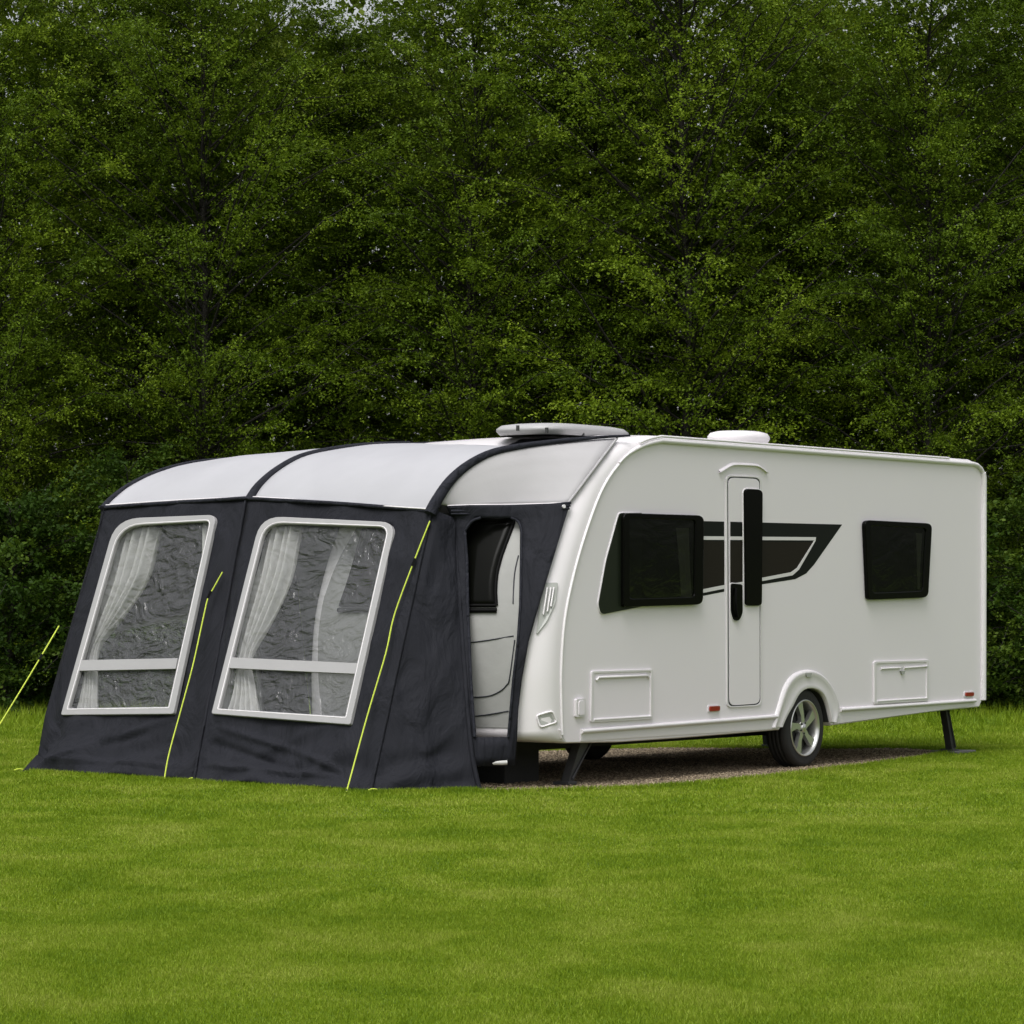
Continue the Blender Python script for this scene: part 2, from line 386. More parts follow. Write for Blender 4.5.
ringwin('window', [(861, 520), (928.5, 523.5), (924.5, 597.5), (864.5, 600)], [6, 6, 6, 4], [(867, 525.5), (922.5, 528), (919, 591), (869, 593)], 4, .003, .036, caravan, M['black'],
        [(((914.5, 533), (916, 589)), ((920, 533), (917.5, 589)))])

# ---- graphic
dark_px = [(700, 521), (842, 524.5), (814, 564.5), (806, 573.5), (795, 579.2), (759.6, 584.7), (697, 597)]
brown_px = [(700, 541), (813, 542), (797.5, 567.5), (791, 573), (761, 579), (698, 590.5)]
def clipx(poly, x0, x1):
    def cut(pl, x, sgn):
        out = []
        for i in range(len(pl)):
            a, b = pl[i-1], pl[i]; ina = (a[0]-x)*sgn >= 0; inb = (b[0]-x)*sgn >= 0
            if ina != inb: t = (x-a[0])/(b[0]-a[0]); out.append((x, a[1]+(b[1]-a[1])*t))
            if inb: out.append(b)
        return out
    return cut(cut(poly, x0, 1), x1, -1)
w1 = [(700, 536.2), (815.5, 537.2), (815, 540.4), (700, 539.8)]
w2 = [(698, 590), (761, 577.8), (790.5, 572.2), (796.5, 567.8), (814, 540), (815.3, 540.3), (798.5, 569.5), (792, 575.3), (762, 581), (697, 594)]
def graphic(x0, x1, base, parent):
    for nm, px, m_, o in (('graphic_dark', dark_px, 'decal_dark', .002), ('graphic_brown', brown_px, 'decal_brown', .004), ('graphic_line', w1, 'trim', .006), ('graphic_line', w2, 'trim', .006)):
        c = clipx(px, x0, x1)
        if len(c) > 2: 
            mb = MB(); mb.prism([S(*p, base) for p in c], N*o); mb.build(nm, M[m_], parent)
graphic(696, 724, .0, caravan); graphic(761.3, 850, .0, caravan)

# ---- door
dpx = rounded([(726.4, 476.5), (759.2, 478), (759.6, 704.5), (727.4, 706.5)], 6)
def scalepx(pl, d):
    cx = sum(p.x for p in pl)/len(pl); cy = sum(p.y for p in pl)/len(pl)
    return [Vector((p.x+d*(1 if p.x > cx else -1), p.y+d*(1 if p.y > cy else -1))) for p in pl]
mb = MB(); mb.prism([S(p.x, p.y, .001) for p in scalepx(dpx, -1.0)], N*.010); door = mb.build('door', M['white'], caravan, bevel=.004)
mb = MB(); mb.ring([S(p.x, p.y, .001) for p in dpx], [S(p.x, p.y, .001) for p in scalepx(dpx, -1.1)], N*.006); mb.build('door_seal', M['seam'], door)
mb = MB(); mb.ring([S(p.x, p.y, .001) for p in scalepx(dpx, 1.5)], [S(p.x, p.y, .001) for p in scalepx(dpx, .1)], N*.009); mb.build('door_frame', M['trim'], caravan, bevel=.003)
graphic(729, 741, .011, door)
dw = rounded([(742, 489), (759.4, 490), (758.6, 605.5), (743, 605.5)], [5, 5, 4, 4])
mb = MB(); mb.prism([S(p.x, p.y, .011) for p in dw], N*.020); w_ = mb.build('window', M['black'], door, bevel=.008)
MB().tube([S(p.x, p.y, .012) for p in scalepx(dw, .6)]+[S(scalepx(dw, .6)[0].x, scalepx(dw, .6)[0].y, .012)], .006, 6).build('white_edge', M['trim'], w_)
hp = rounded([(729, 583.5), (739.5, 584.5), (739.8, 613), (736.5, 620.5), (732, 620.5), (729, 611)], [2, 2, 4, 4, 4, 4])
mb = MB(); mb.prism([S(p.x, p.y, .012) for p in hp], N*.016); h_ = mb.build('handle', M['black'], door, bevel=.006)
mb = MB(); mb.tube([S(732, 588, .036), S(731, 598, .044), S(731.3, 610, .044), S(733.5, 617, .036)], .009, 8); mb.build('grip', M['rubber'], h_)
MB().tube([S(p.x, p.y, .013) for p in scalepx(hp, .5)]+[S(scalepx(hp, .5)[0].x, scalepx(hp, .5)[0].y, .013)], .005, 6).build('white_edge', M['trim'], h_)
# drip hood above the door
hood = catmull([(718.6, 472.6, 0), (725, 468.5, 0), (732, 465.2, 0), (744, 465.2, 0), (756, 466.2, 0), (761, 468.8, 0), (766.4, 473, 0)], 3)
rws = [[S(p.x, p.y-2.6, .0) for p in hood], [S(p.x, p.y-1.2, .012) for p in hood], [S(p.x, p.y+.2, .022) for p in hood], [S(p.x, p.y+.5, .018) for p in hood], [S(p.x, p.y+.1, .0) for p in hood]]
mb = MB(); mb.grid(rws); mb.build('rain_hood', M['white'], caravan)

# ---- lockers and fittings
def quad(a, b, c, d): return [a, b, c, d]
def locker(o, name, kind):
    pts = rounded(o, 2.0, 3)
    mb = MB(); mb.prism([S(p.x, p.y, .001) for p in scalepx(pts, -2.2)], N*.007); lk = mb.build(name, M['lockerwhite'], caravan, bevel=.002)
    mb = MB(); mb.ring([S(p.x, p.y, .001) for p in pts], [S(p.x, p.y, .001) for p in scalepx(pts, -2.3)], N*.016); mb.build('frame', M['trim'], lk, bevel=.004)
    (x0, y0), (x1, y1) = o[0], o[1]; (x3, y3), (x2, y2) = o[3], o[2]
    if kind == 'front':
        mb = MB(); mb.tube([S(x0+5, y0+9.5, .012), S(x0+6.5, y0+6.5, .016), S(x1-6, y1+6.5, .016), S(x1-4, y1+9.5, .012)], .010, 8); mb.build('grip_rail', M['trim'], lk)
    else:
        xm = (x0+x1)/2; mb = MB()
        mb.tube([S(x0+7, y0+7.5, .013), S(xm-1, y0+6.5, .013)], .009, 8); mb.tube([S(xm+3, y0+6.7, .013), S(x1-1.5, y1+6.5, .013)], .009, 8); mb.build('grip_rail', M['trim'], lk)
        mb = MB(); mb.tube([S(xm+1, y0+6, .010), S(xm+1, y0+9, .010)], .008, 8); mb.prism([S(xm-1.5, y0+9.5, .008), S(xm+3, y0+9.5, .008), S(xm+1.8, y0+13, .008), S(xm, y0+13, .008)], N*.016); mb.build('lock', M['clear'], lk)
    mb = MB(); mb.tube([S(x3+3, y3-2.6, .012), S(x2-2, y2-2.6, .012)], .010, 8); mb.build('lower_lip', M['trim'], lk)
locker([(590, 671), (651.5, 669), (651, 719), (589, 722.5)], 'locker_door', 'front')
locker([(872.5, 661.3), (927.5, 659.7), (927.3, 700.8), (872.7, 704)], 'locker_door', 'rear')
pts = rounded([(574, 699), (583.5, 698.5), (583.5, 716.3), (574, 717.3)], 1.5, 3)
mb = MB(); mb.prism([S(p.x, p.y, 0) for p in pts], N*.022); sk = mb.build('socket_cover', M['trim'], caravan, bevel=.006)
mb = MB(); mb.prism([S(p.x, p.y, .022) for p in scalepx(pts, -2)], N*.006); mb.build('flap', M['lockerwhite'], sk, bevel=.003)
for o in ([(708.2, 706.2), (718.2, 705.7), (718, 710.8), (708, 711.4)], [(964.2, 692.4), (972.4, 692), (972.2, 696), (964, 696.4)]):
    pts = rounded(o, 1, 2)
    mb = MB(); mb.prism([S(p.x, p.y, 0) for p in scalepx(pts, .7)], N*.008); bb = mb.build('side_marker', M['trim'], caravan, bevel=.002)
    mb = MB(); mb.prism([S(p.x, p.y, .008) for p in scalepx(pts, -.2)], N*.012); mb.build('lens', M['red'], bb, bevel=.003)

# ---- front corner lamp housing and reflector pocket
def skin(px, off, th, name, m_, parent, bev=.003):
    pts = [R(p[0], p[1], off) for p in px]; c = sum(pts, Vector())/len(pts); nn = (R(*(sum((Vector(p) for p in px), Vector((0, 0)))/len(px)), 1)-R(*(sum((Vector(p) for p in px), Vector((0, 0)))/len(px)), 0))
    mb = MB(); mb.prism(pts, nn*th); return mb.build(name, m_, parent, bevel=bev)
gp = [tuple(p) for p in rounded([(543, 583), (558, 583), (555.5, 603), (546.5, 622), (536, 635), (539, 608)], [2, 2, 4, 4, 2, 6], 3)]
gl = skin(gp, -.004, .02, 'marker_housing', M['clear'], caravan)
for (a_, b_) in (((547, 588), (543, 615)), ((550, 588), (546.5, 612)), ((553, 588), (550, 607))):
    MB().tube([R(a_[0]+(b_[0]-a_[0])*k/4, a_[1]+(b_[1]-a_[1])*k/4, .02) for k in range(5)], .007, 6).build('rib', M['mould'], gl)
rp = [tuple(p) for p in rounded([(536.5, 715.5), (552, 711), (557, 722), (540, 727.5)], 3, 3)]
MB().tube([R(*p, .004) for p in rp]+[R(*rp[0], .004)], .008, 8).build('reflector_frame', M['trim'], caravan)
skin([tuple(p) for p in rounded([(538, 717), (551, 713), (555, 721.5), (541, 725.5)], 2, 3)], -.006, .01, 'reflector', M['clear'], caravan)

# ---- front face: window, panel lines
def vz(px, py): p = R(px, py, 0)-W0; return p.dot(V), p.z
wb = [vz(*p) for p in ((497, 606), (496, 590), (497.5, 573), (502, 556), (508, 540), (513, 527))]
vb = [w_[0] for w_ in wb]; zb_ = [w_[1] for w_ in wb]; print('front window edge', wb)
rws = []; z0_ = zb_[0]; z1_ = zb_[-1]+.05
for z in np.linspace(z0_, z1_, 15):
    v0 = float(np.interp(z, zb_, vb)); rws.append([Fr(v0+(BW-2*v0)*k/24, z, .012) for k in range(25)])
mb = MB(); mb.grid(rws); fw = mb.build('front_window', M['black'], caravan, solid=.012)
border = rws[0]+[r[-1] for r in rws[1:]]+rws[-1][::-1][1:]+[r[0] for r in rws[::-1][1:]]
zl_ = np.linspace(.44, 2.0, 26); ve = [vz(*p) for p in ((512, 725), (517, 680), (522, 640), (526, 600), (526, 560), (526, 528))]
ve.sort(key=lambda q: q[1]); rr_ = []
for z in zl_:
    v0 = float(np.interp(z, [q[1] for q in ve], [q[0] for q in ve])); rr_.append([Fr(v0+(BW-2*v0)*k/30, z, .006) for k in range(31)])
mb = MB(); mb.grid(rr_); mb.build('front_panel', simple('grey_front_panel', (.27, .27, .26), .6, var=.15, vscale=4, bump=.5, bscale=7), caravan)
MB().tube(border, .014, 6, caps=False).build('seal', M['rubber'], fw)
MB().tube([Fr(.4+(BW-.8)*k/20, z0_-.035, .015) for k in range(21)], .018, 8).build('ledge', M['rubber'], fw)
for ln_ in ([(466, 643), (480, 641.5), (497, 639), (514, 636)], [(468, 697), (480, 697), (491, 695.5), (501, 691), (507, 685), (510, 678), (515, 640)], [(470, 716.5), (485, 715), (509, 711)], [(519, 556), (515, 575), (513.5, 604)]):
    MB().tube(catmull([R(*p, .009) for p in ln_], 4), .0045, 5).build('panel_seam', M['seam'], caravan)

# ---- roof fittings
def dome(name, s0, s1, v0, v1, z0, h, m_, inset=.12, ex=.55):
    cs, cv, hs, hv = (s0+s1)/2, (v0+v1)/2, (s1-s0)/2, (v1-v0)/2; rws = []
    for a, b in ((0, 1-inset*.5), (.35, 1.0), (.55, 1.0), (.85, 1-inset*.6), (1.0, 1-inset*2), (1.02, .3), (1.02, .02)):
        r = []
        for k in range(40):
            t = k*2*math.pi/40; c, s = math.cos(t), math.sin(t)
            r.append(C(cs+hs*b*math.copysign(abs(c)**ex, c), cv+hv*b*math.copysign(abs(s)**ex, s), z0+h*a))
        rws.append(r)
    mb = MB(); mb.grid(rws, True, True); return mb.build(name, m_, caravan)
def s_at(px, v): # s whose point at lateral v appears in column px
    k = (px-CX)/F; b0 = W0+V*v; return (k*b0.y-b0.x)/(U.x-k*U.y)
d1 = dome('rooflight', s_at(520, .75), s_at(626, .6), .45, 1.10, 2.60, .09, M['roofgrey'])
for px in (520, 549, 585): 
    s = s_at(px, .45); MB().tube([C(s, .47, 2.60), C(s, .47, 2.64)], .013, 8).build('hinge', M['steel'], d1)
d2 = dome('roof_vent', s_at(720, .7), s_at(757, .7), .48, .92, 2.655, .095, M['trim'], .15, .8)
rb = [C(s_at(px, .2), .30, 2.612+.01) for px in (660, 620, 580)]
# ---- wheels
def wheel(cv, face):
    c = C(.06, cv, .322); A = N*face; cc = c
    w = .185
    pr = [(.215, -.0), (.232, .004), (.245, .002), (.285, .008), (.305, .0), (.316, -.012), (.322, -.030)]
    pr += [(.322, -.055), (.316, -.057), (.316, -.063), (.322, -.065), (.323, -.09), (.316, -.092), (.316, -.098), (.323, -.10), (.322, -.125), (.316, -.127), (.316, -.133), (.322, -.135), (.320, -.160), (.305, -.182), (.26, -.186), (.21, -.186)]
    mb = MB(); mb.lathe(cc, U, ZU, A, pr, 64); ty = mb.build('wheel', M['tyre'], caravan)
    pr = [(.232, .0), (.230, .010), (.222, .012), (.212, .0), (.205, -.02), (.198, -.06), (.195, -.15)]
    mb = MB(); mb.lathe(cc, U, ZU, A, pr, 64)
    mb.lathe(cc, U, ZU, A, [(.06, -.06), (.058, -.018), (.035, -.006), (.034, 0), (.001, .004)], 32)
    for k in range(5):
        t = k*2*math.pi/5+.42
        e = U*math.cos(t)+ZU*math.sin(t); g = A.cross(e).normalized()
        h_ = A.cross(U*math.cos(t+.16)+ZU*math.sin(t+.16)).normalized(); e2 = U*math.cos(t+.16)+ZU*math.sin(t+.16)
        pts_ = [cc+e*.02+g*.026, cc+e*.02-g*.026, cc+e*.10-g*.020, e2*.208+cc-h_*.040, e2*.208+cc+h_*.040, cc+e*.10+g*.026]
        mb.prism([p-A*.046 for p in pts_], A*.036)
    rm = mb.build('rim', M['alloy'], ty, bevel=.004)
    mb = MB(); mb.lathe(cc-A*.07, U, ZU, A, [(.195, 0), (.14, .0), (.13, .01), (.02, .012), (.001, .012)], 40); mb.build('brake_drum', M['under'], ty)
    for k in range(5):
        t = k*2*math.pi/5+.42+.63; p = cc+(U*math.cos(t)+ZU*math.sin(t))*.045; mb = MB(); mb.tube([p-A*.03, p-A*.002], .008, 6); mb.build('wheel_bolt', M['steel'], rm)
wheel(.02, 1); wheel(BW-.02, -1)

# ---- chassis
mb = MB()
mb.box(C(-1.45, .55, .31), U*1.95, V*.025, ZU*.065); mb.box(C(-1.45, 1.7, .31), U*1.95, V*.025, ZU*.075); mb.build('chassis_rail', M['under'], caravan)
MB().tube([C(0, .2, .30), C(0, 2.05, .30)], .045, 10).build('axle', M['under'], caravan)
mb = MB(); mb.box(C(.40, .18, .30), U*.12, V*.05, ZU*.05); mb.tube([C(.30, .16, .33), C(.5, .16, .22)], .022, 8); mb.tube([C(.48, .18, .30), C(.5, .18, .20)], .012, 6); mb.build('shock_absorber', M['under'], caravan)
mb = MB(); mb.box(C(-3.7, 1.12, .36), U*.30, V*.05, ZU*.04); mb.tube([C(-3.9, 1.12, .4), C(-3.9, 1.12, .1)], .03, 8); mb.lathe(C(-3.9, 1.1, .1), U, ZU, V, [(.05, -.03), (.1, -.03), (.1, .03), (.05, .03)], 20); mb.build('jockey_wheel', M['under'], caravan)
mb = MB(); mb.box(C(-3.1, .75, .19), U*.22, V*.16, ZU*.19); mb.build('step_box', M['under'], caravan, bevel=.01)
# corner steadies: folded pressed-steel legs
def steady(p_top, p_bot, wt, wb, v, dp_=.09, name='corner_steady'):
    (a, za), (b, zb) = p_top, p_bot; mb = MB()
    mb.prism([C(a-wt, v, za), C(a+wt, v, za), C(b+wb, v, zb), C(b-wb, v, zb)], V*.012)
    mb.prism([C(a-wt, v+dp_, za), C(a+wt, v+dp_, za), C(b+wb, v+dp_, zb), C(b-wb, v+dp_, zb)], V*.012)
    mb.prism([C(a-wt, v+.012, za), C(b-wb, v+.012, zb), C(b-wb+.012, v+.012, zb), C(a-wt+.012, v+.012, za)], V*(dp_-.012))
    mb.tube([C(a+wt*.6, v-.004, za-.03), C(b+wb*.6, v-.004, zb+.03)], .009, 6)
    o = mb.build(name, M['steel'], caravan)
    mb = MB(); mb.box(C(b, v+.05, zb), U*.055, V*.07, ZU*.012); mb.build('foot', M['steel'], o, bevel=.004)
pz = sz(590, 742); pb = sz(569, 781)
steady((s_at(588, .12), .35), (s_at(572, .12)-.02, .022), .075, .028, .12, .06)
steady((s_at(947, .15), .42), (s_at(954, .15), .025), .032, .034, .15, .05)
steady((-3.2, .35), (-3.45, .02), .10, .045, 1.95); steady((2.75, .42), (2.85, .025), .05, .05, 1.95)
pad = MB(); pad.box(C(s_at(957, .15)+.02, .2, .012), U*.17, V*.14, ZU*.013); po = pad.build('levelling_pad', simple('grey_pad', (.13, .13, .12), .8, var=.2), None, bevel=.005)
tag(po, 'thin grey levelling pad on the lawn under the rear caravan leg', 'pad')
# rear lamps and bumper (seen only from the side)
for v in (.22, BW-.22):
    mb = MB(); q = b3.x+.05
    mb.box(C(q, v, .85), U*.03, V*.09, ZU*.22); mb.build('tail_lamp', M['red'], caravan, bevel=.02)

# ================================================================== AWNING
AB = P(200, 770, 24.6); AB.z = 0
awn = tag(empty('caravan_awning', AB), 'dark slate awning with pale curved roof and two curtained windows at the caravan nose', 'awning')
def wrinkle(p, amp, zb=0):
    q = Vector((p.x*1.3, p.y*1.3, p.z*.7))
    cr = (1-abs(noise.noise(Vector((p.x*2.2-p.z*2.6+p.y, p.y*.6, p.z*1.1+p.x*.9)))))**6
    return amp*.75*cr+amp*(noise.noise(q*1.6)*1.3+.5*noise.noise(q*4.1)+.35*noise.noise(Vector((p.x*5-p.z*5, p.y*5, p.z*3+p.x*2))))
def lerp(a, b, t): return a+(b-a)*t
def segd(p, a, b):
    ab = b-a; t = max(0, min(1, (p-a).dot(ab)/ab.dot(ab))); return (p-(a+ab*t)).length, t
def cgrid(ctrl, nrm, amp, sx, sy, hole=None, low=0, creases=()):
    """ctrl rows(top->bottom) of control points; piecewise bilinear; hole = (row, col) cell left open"""
    m = MB(); nr, nc = len(ctrl), len(ctrl[0])
    for r in range(nr-1):
        for c in range(nc-1):
            if hole and (r, c) in hole: continue
            a, b, d, e = ctrl[r][c], ctrl[r][c+1], ctrl[r+1][c], ctrl[r+1][c+1]; ny, nx = sy[r], sx[c]; rows = []
            for i in range(ny+1):
                row = []
                for j in range(nx+1):
                    p = lerp(lerp(a, b, j/nx), lerp(d, e, j/nx), i/ny)
                    lowf = max(0, 1-p.z/.42)
                    w = wrinkle(p, amp*1.7)*(1+3.2*lowf)+.030*lowf*math.sin(9*(p.z*2.1-p.x*.8)+3*noise.noise(p*1.5))
                    for (ca, cb, am, wd) in creases:
                        dd, tt = segd(p, ca, cb); w += am*math.exp(-(dd/wd)**2)*math.sin(math.pi*(.12+.76*tt))
                    gf = (c+j/nx)/(nc-1); ef = min(1, 7*gf+.0, 7*(1-gf)+.0)
                    row.append(p+nrm*ef*(w+low*max(0, 1-p.z/.22)**2))
                rows.append(row)
            m.grid(rows)
    # merge doubles along cell borders
    return m
def buildw(m, name, mt, parent, solid=.004):
    o = m.build(name, mt, parent)
    bm = bmesh.new(); bm.from_mesh(o.data); bmesh.ops.remove_doubles(bm, verts=bm.verts, dist=.0008); bmesh.ops.recalc_face_normals(bm, faces=bm.faces); bm.to_mesh(o.data); bm.free()
    for p in o.data.polygons: p.use_smooth = True
    if solid: q = o.modifiers.new('solid', 'SOLIDIFY'); q.thickness = solid; q.offset = 0
    return o
class Plane:
    def __init__(s, a, b, c):    # three (px,py,Z)
        A = np.array([[p[0], p[1], 1] for p in (a, b, c)]); s.k = np.linalg.solve(A, np.array([1/p[2] for p in (a, b, c)]))
        n = (P(*b)-P(*a)).cross(P(*c)-P(*a)).normalized(); s.n = n if n.y < 0 else -n
    def __call__(s, px, py, off=0): return P(px, py, 1/(s.k[0]*px+s.k[1]*py+s.k[2]))+s.n*off
W1 = Plane((102, 507, 26.2), (247, 497, 24.85), (195, 780, 24.2))
W2 = Plane((247, 497, 24.85), (432, 510, 23.30), (371, 792, 22.62))
# front wall, left half
g = [[(102, 508), (124, 504), (217, 500), (247, 498)],
     [(99, 526), (124, 524), (216, 519.5), (245, 520)],
     [(45, 716), (67.5, 713), (174.5, 712), (205, 716)],
     [(35, 772), (60, 776), (168, 781), (194, 782)]]
ctrl = [[W1(*p) for p in r] for r in g]
ctrl[1][1] = W1(124, 524); mb = cgrid(ctrl, W1.n, .012, [6, 30, 8], [3, 40, 26], [(1, 1)], low=.05, creases=[(W1(*a), W1(*b), c, d) for a, b, c, d in (((46, 768), (112, 742), .035, .022), ((112, 742), (172, 718), .03, .03), ((58, 762), (190, 768), .03, .016), ((75, 752), (150, 735), -.025, .03), ((46, 735), (58, 768), .03, .02), ((96, 560), (80, 640), .012, .02), ((226, 560), (200, 690), .014, .02), ((150, 512), (240, 510), .008, .012))])
buildw(mb, 'front_wall', M['slate'], awn)
g = [[(247, 498), (268, 499), (394, 506), (432, 511)],
     [(245, 520), (271, 521), (392.5, 525), (428, 530)],
     [(205, 716), (218.5, 713), (350.5, 722), (386, 724)],
     [(194, 782), (212, 784), (340, 791), (371, 793)]]
ctrl2 = [[W2(*p) for p in r] for r in g]
mb = cgrid(ctrl2, W2.n, .012, [6, 40, 12], [4, 40, 26], [(1, 1)], low=.05, creases=[(W2(*a), W2(*b), c, d) for a, b, c, d in (((205, 765), (345, 779), .035, .018), ((222, 728), (300, 752), .03, .022), ((300, 752), (352, 776), .03, .02), ((212, 742), (290, 770), -.03, .025), ((330, 735), (300, 778), .018, .02), ((252, 540), (226, 660), .016, .02), ((236, 560), (212, 690), -.012, .018), ((270, 508), (420, 514), .012, .012), ((408, 540), (372, 715), .012, .025), ((415, 560), (390, 700), -.010, .02))])
buildw(mb, 'front_wall', M['slate'], awn)
# eaves hem above the windows
for pl, pp in ((W1, [(101, 508), (247, 498.5)]), (W2, [(247, 499), (340, 504), (432, 511.5)])):
    MB().tube(catmull([pl(*p, .012) for p in pp], 6), .016, 6).build('eaves_hem', M['beam'], awn)
# mid seam and left seam
MB().tube([W2(247-52*t, 499+281*t, .008+.004*math.sin(t*9)) for t in np.linspace(0, 1, 20)], .012, 6).build('wall_seam', M['slate'], awn)
# side wall between the corner and the doorway
E0, E1 = W2(432, 511), W2(371, 793)
wallB = [(456, 520, 23.42), (460, 605, 23.2), (465, 680, 23.0), (471, 750, 22.85), (479, 790, 22.78)]
bt = [P(*p) for p in wallB]
sn = (P(456, 520, 23.42)-E0).cross(E1-E0).normalized(); sn = sn if sn.y < 0 else -sn
ctrl3 = []
for k, f in enumerate((0, .30, .60, .86, 1)):
    ctrl3.append([lerp(E0, E1, f), lerp(lerp(E0, E1, f), bt[k], .5)+sn*.015, bt[k]])
ctrl3[0][1] = lerp(E0, bt[0], .6)
mb = cgrid(ctrl3, sn, .011, [16, 16], [14, 14, 14, 16], low=.05, creases=[(P(*a, 22.9), P(*b, 22.9), c, d) for a, b, c, d in (((380, 729), (478, 726), .016, .014), ((378, 772), (476, 768), .03, .018), ((470, 740), (440, 782), .03, .025), ((395, 776), (430, 740), .02, .03), ((440, 540), (436, 660), .014, .022))]); buildw(mb, 'side_wall', M['slate'], awn)
MB().tube(catmull([lerp(E0, E1, t)+W2.n*.006 for t in np.linspace(0, 1, 8)], 3), .012, 6).build('wall_seam', M['slate'], awn)
MB().tube(catmull([p+sn*.006 for p in bt], 5), .018, 8).build('wall_seam', M['slate'], awn)
# door panel from the side wall to the caravan
cl = [(568, 506), (562, 525), (552, 558), (537, 607), (526, 650), (519.5, 700), (517, 738), (515, 767)]
cl3 = [R(min(p[0]+1, 999), min(p[1], 732), .05) for p in cl]
cl3[-1] = P(515, 767, cl3[-2].y); cl3[-2] = P(517, 740, cl3[-3].y)
def atrow(pl, pts, y): # interpolate polyline by pixel row
    ys = [p[1] for p in pl]; return Vector([np.interp(y, ys, [q[i] for q in pts]) for i in range(3)])
lb_px = [(446, 506), (452, 520), (456, 531), (460, 605), (465, 680), (470, 737), (473, 770)]
lb = [P(446, 506, 23.35), P(452, 520, 23.38), P(456, 531, 23.36), P(460, 605, 23.19), P(465, 680, 22.99), P(470, 737, 22.87), P(473, 770, 22.82)]
def opL(y): return np.interp(y, [506, 518, 519.5, 522, 526, 531, 605, 680, 737, 770], [470, 480, 475, 470.5, 467.5, 465.5, 467, 470, 474, 477])
def opR(y): return np.interp(y, [506, 518, 519.5, 522, 526, 531, 598, 642, 680, 737, 770], [508, 510, 514, 517.5, 519.5, 520.5, 520, 517, 512.5, 507.5, 506])
rowsY = [505, 518, 519.5, 522, 526, 531, 560, 605, 642, 680, 710, 737, 766]
ctrl4 = []
for y in rowsY:
    A = atrow(lb_px, lb, y); Bq = atrow(cl, cl3, y); ax = CX+A.x/A.y*F; bx = CX+Bq.x/Bq.y*F
    def mid(px): f = (px-ax)/(bx-ax); Z = 1/(1/A.y*(1-f)+1/Bq.y*f); return P(px, y, Z)
    if y == 531: xl, xr = 464, 520.5
    else: xl, xr = opL(y), opR(y)
    ctrl4.append([A, mid(xl), mid(xr), Bq])
mb = cgrid(ctrl4, sn, .004, [4, 8, 6], [5]+[1, 1, 1, 2]+[3]*8, [(r, 1) for r in range(1, 11)]); dp = buildw(mb, 'door_panel', M['slate'], awn)
MB().tube([p+sn*.01 for p in [r[1] for r in ctrl4[1:12]]], .012, 6).build('door_hem', M['beam'], dp)
MB().tube([p+sn*.01 for p in [r[2] for r in ctrl4[1:12]]], .010, 6).build('door_hem', M['beam'], dp)
for k in range(3):
    MB().tube(catmull([P(450, 508+k*3.2, 23.36)+sn*.012, P(480, 507.5+k*3.4, 23.37)+sn*.02, P(520, 507.5+k*3, 23.38)+sn*.02, lerp(cl3[0], cl3[1], k*.15)+sn*.01], 6), .010, 6).build('fold', M['beam'], dp)
# rolled door at the threshold
rd = [P(478, 764, 22.9), P(492, 763, 22.92), P(507, 762.5, 22.94)]
MB().tube(catmull(rd, 4), [.017]*9, 8).build('rolled_door', M['curtain'], dp)
st = P(563.5, 506.5, cl3[0].y-.03)
MB().tube([st, st+sn*.01], .014, 12).build('press_stud', M['trim'], dp)

# air beams
beam3 = [(430, 514, 23.27), (437, 500, 23.31), (450, 481, 23.38), (468, 465, 23.45), (492, 452.5, 23.53), (522, 446, 23.6), (556, 441.5, 23.68), (596, 437.5, 23.76), (630, 435.5, 23.83)]
beam2 = [(249, 502, 24.82), (259, 487, 24.9), (277, 471, 25.0), (301, 457.5, 25.12), (332, 449.8, 25.22), (370, 445, 25.3), (410, 443.5, 25.35)]
beam1 = [(103, 509, 26.15), (112, 499, 26.25), (131, 485, 26.4), (160, 471.5, 26.52), (196, 462.5, 26.62), (240, 459, 26.72), (285, 458.5, 26.8)]
B3 = catmull([P(*p) for p in beam3], 5); B2 = catmull([P(*p) for p in beam2], 5); B1 = catmull([P(*p) for p in beam1], 5)
def tap(n, a, b): return [lerp(a, b, i/(n-1)) for i in range(n)]
def at(pl, t): f = t*(len(pl)-1); i = min(int(f), len(pl)-2); return lerp(pl[i], pl[i+1], f-i)
MB().tube(B3, tap(len(B3), .047, .008), 12).build('air_beam', M['beam'], awn)
MB().tube(B2, tap(len(B2), .045, .018), 12).build('air_beam', M['beam'], awn)
MB().tube(B1, tap(len(B1), .032, .016), 12).build('air_beam', M['beam'], awn)
def piping(pl, off, name='piping'): return MB().tube([p+off for p in pl], .006, 5).build(name, M['trim'], awn)
# roof sheets, sagging a little between the beams
def roof(A, B, name, eL, eR, frA, frB):
    rows = []; n = 24
    for i in range(31):
        t = .052+.948*i/30; row = []
        a_, b_ = at(A, t*frA), at(B, t*frB)
        for j in range(n+1):
            f = j/n; sag = 4*f*(1-f)
            row.append(lerp(a_, b_, f)+Vector((0, 0, .05*sag*math.sin(min(1, t*1.3)*math.pi*.5)*(1-t) - .0*sag))+wrinkle(lerp(a_, b_, f), .003)*Vector((0, -1, 1)))
        rows.append(row)
    mb = MB(); mb.grid(rows); return buildw(mb, name, M['roofcloth'], awn), rows
e1 = W1(101, 508); e2 = W1(247, 498); e3 = E0
r1, rw1 = roof(B1, B2, 'roof_panel', e1, e2, 1, 1)
r2, rw2 = roof(B2, B3, 'roof_panel', e2, e3, 1, .62)
for rw, pl in ((rw1, W1), (rw2, W2)):
    MB().tube([p+Vector((0, -.015, .012)) for p in rw[0]], .006, 5).build('piping', M['trim'], awn)
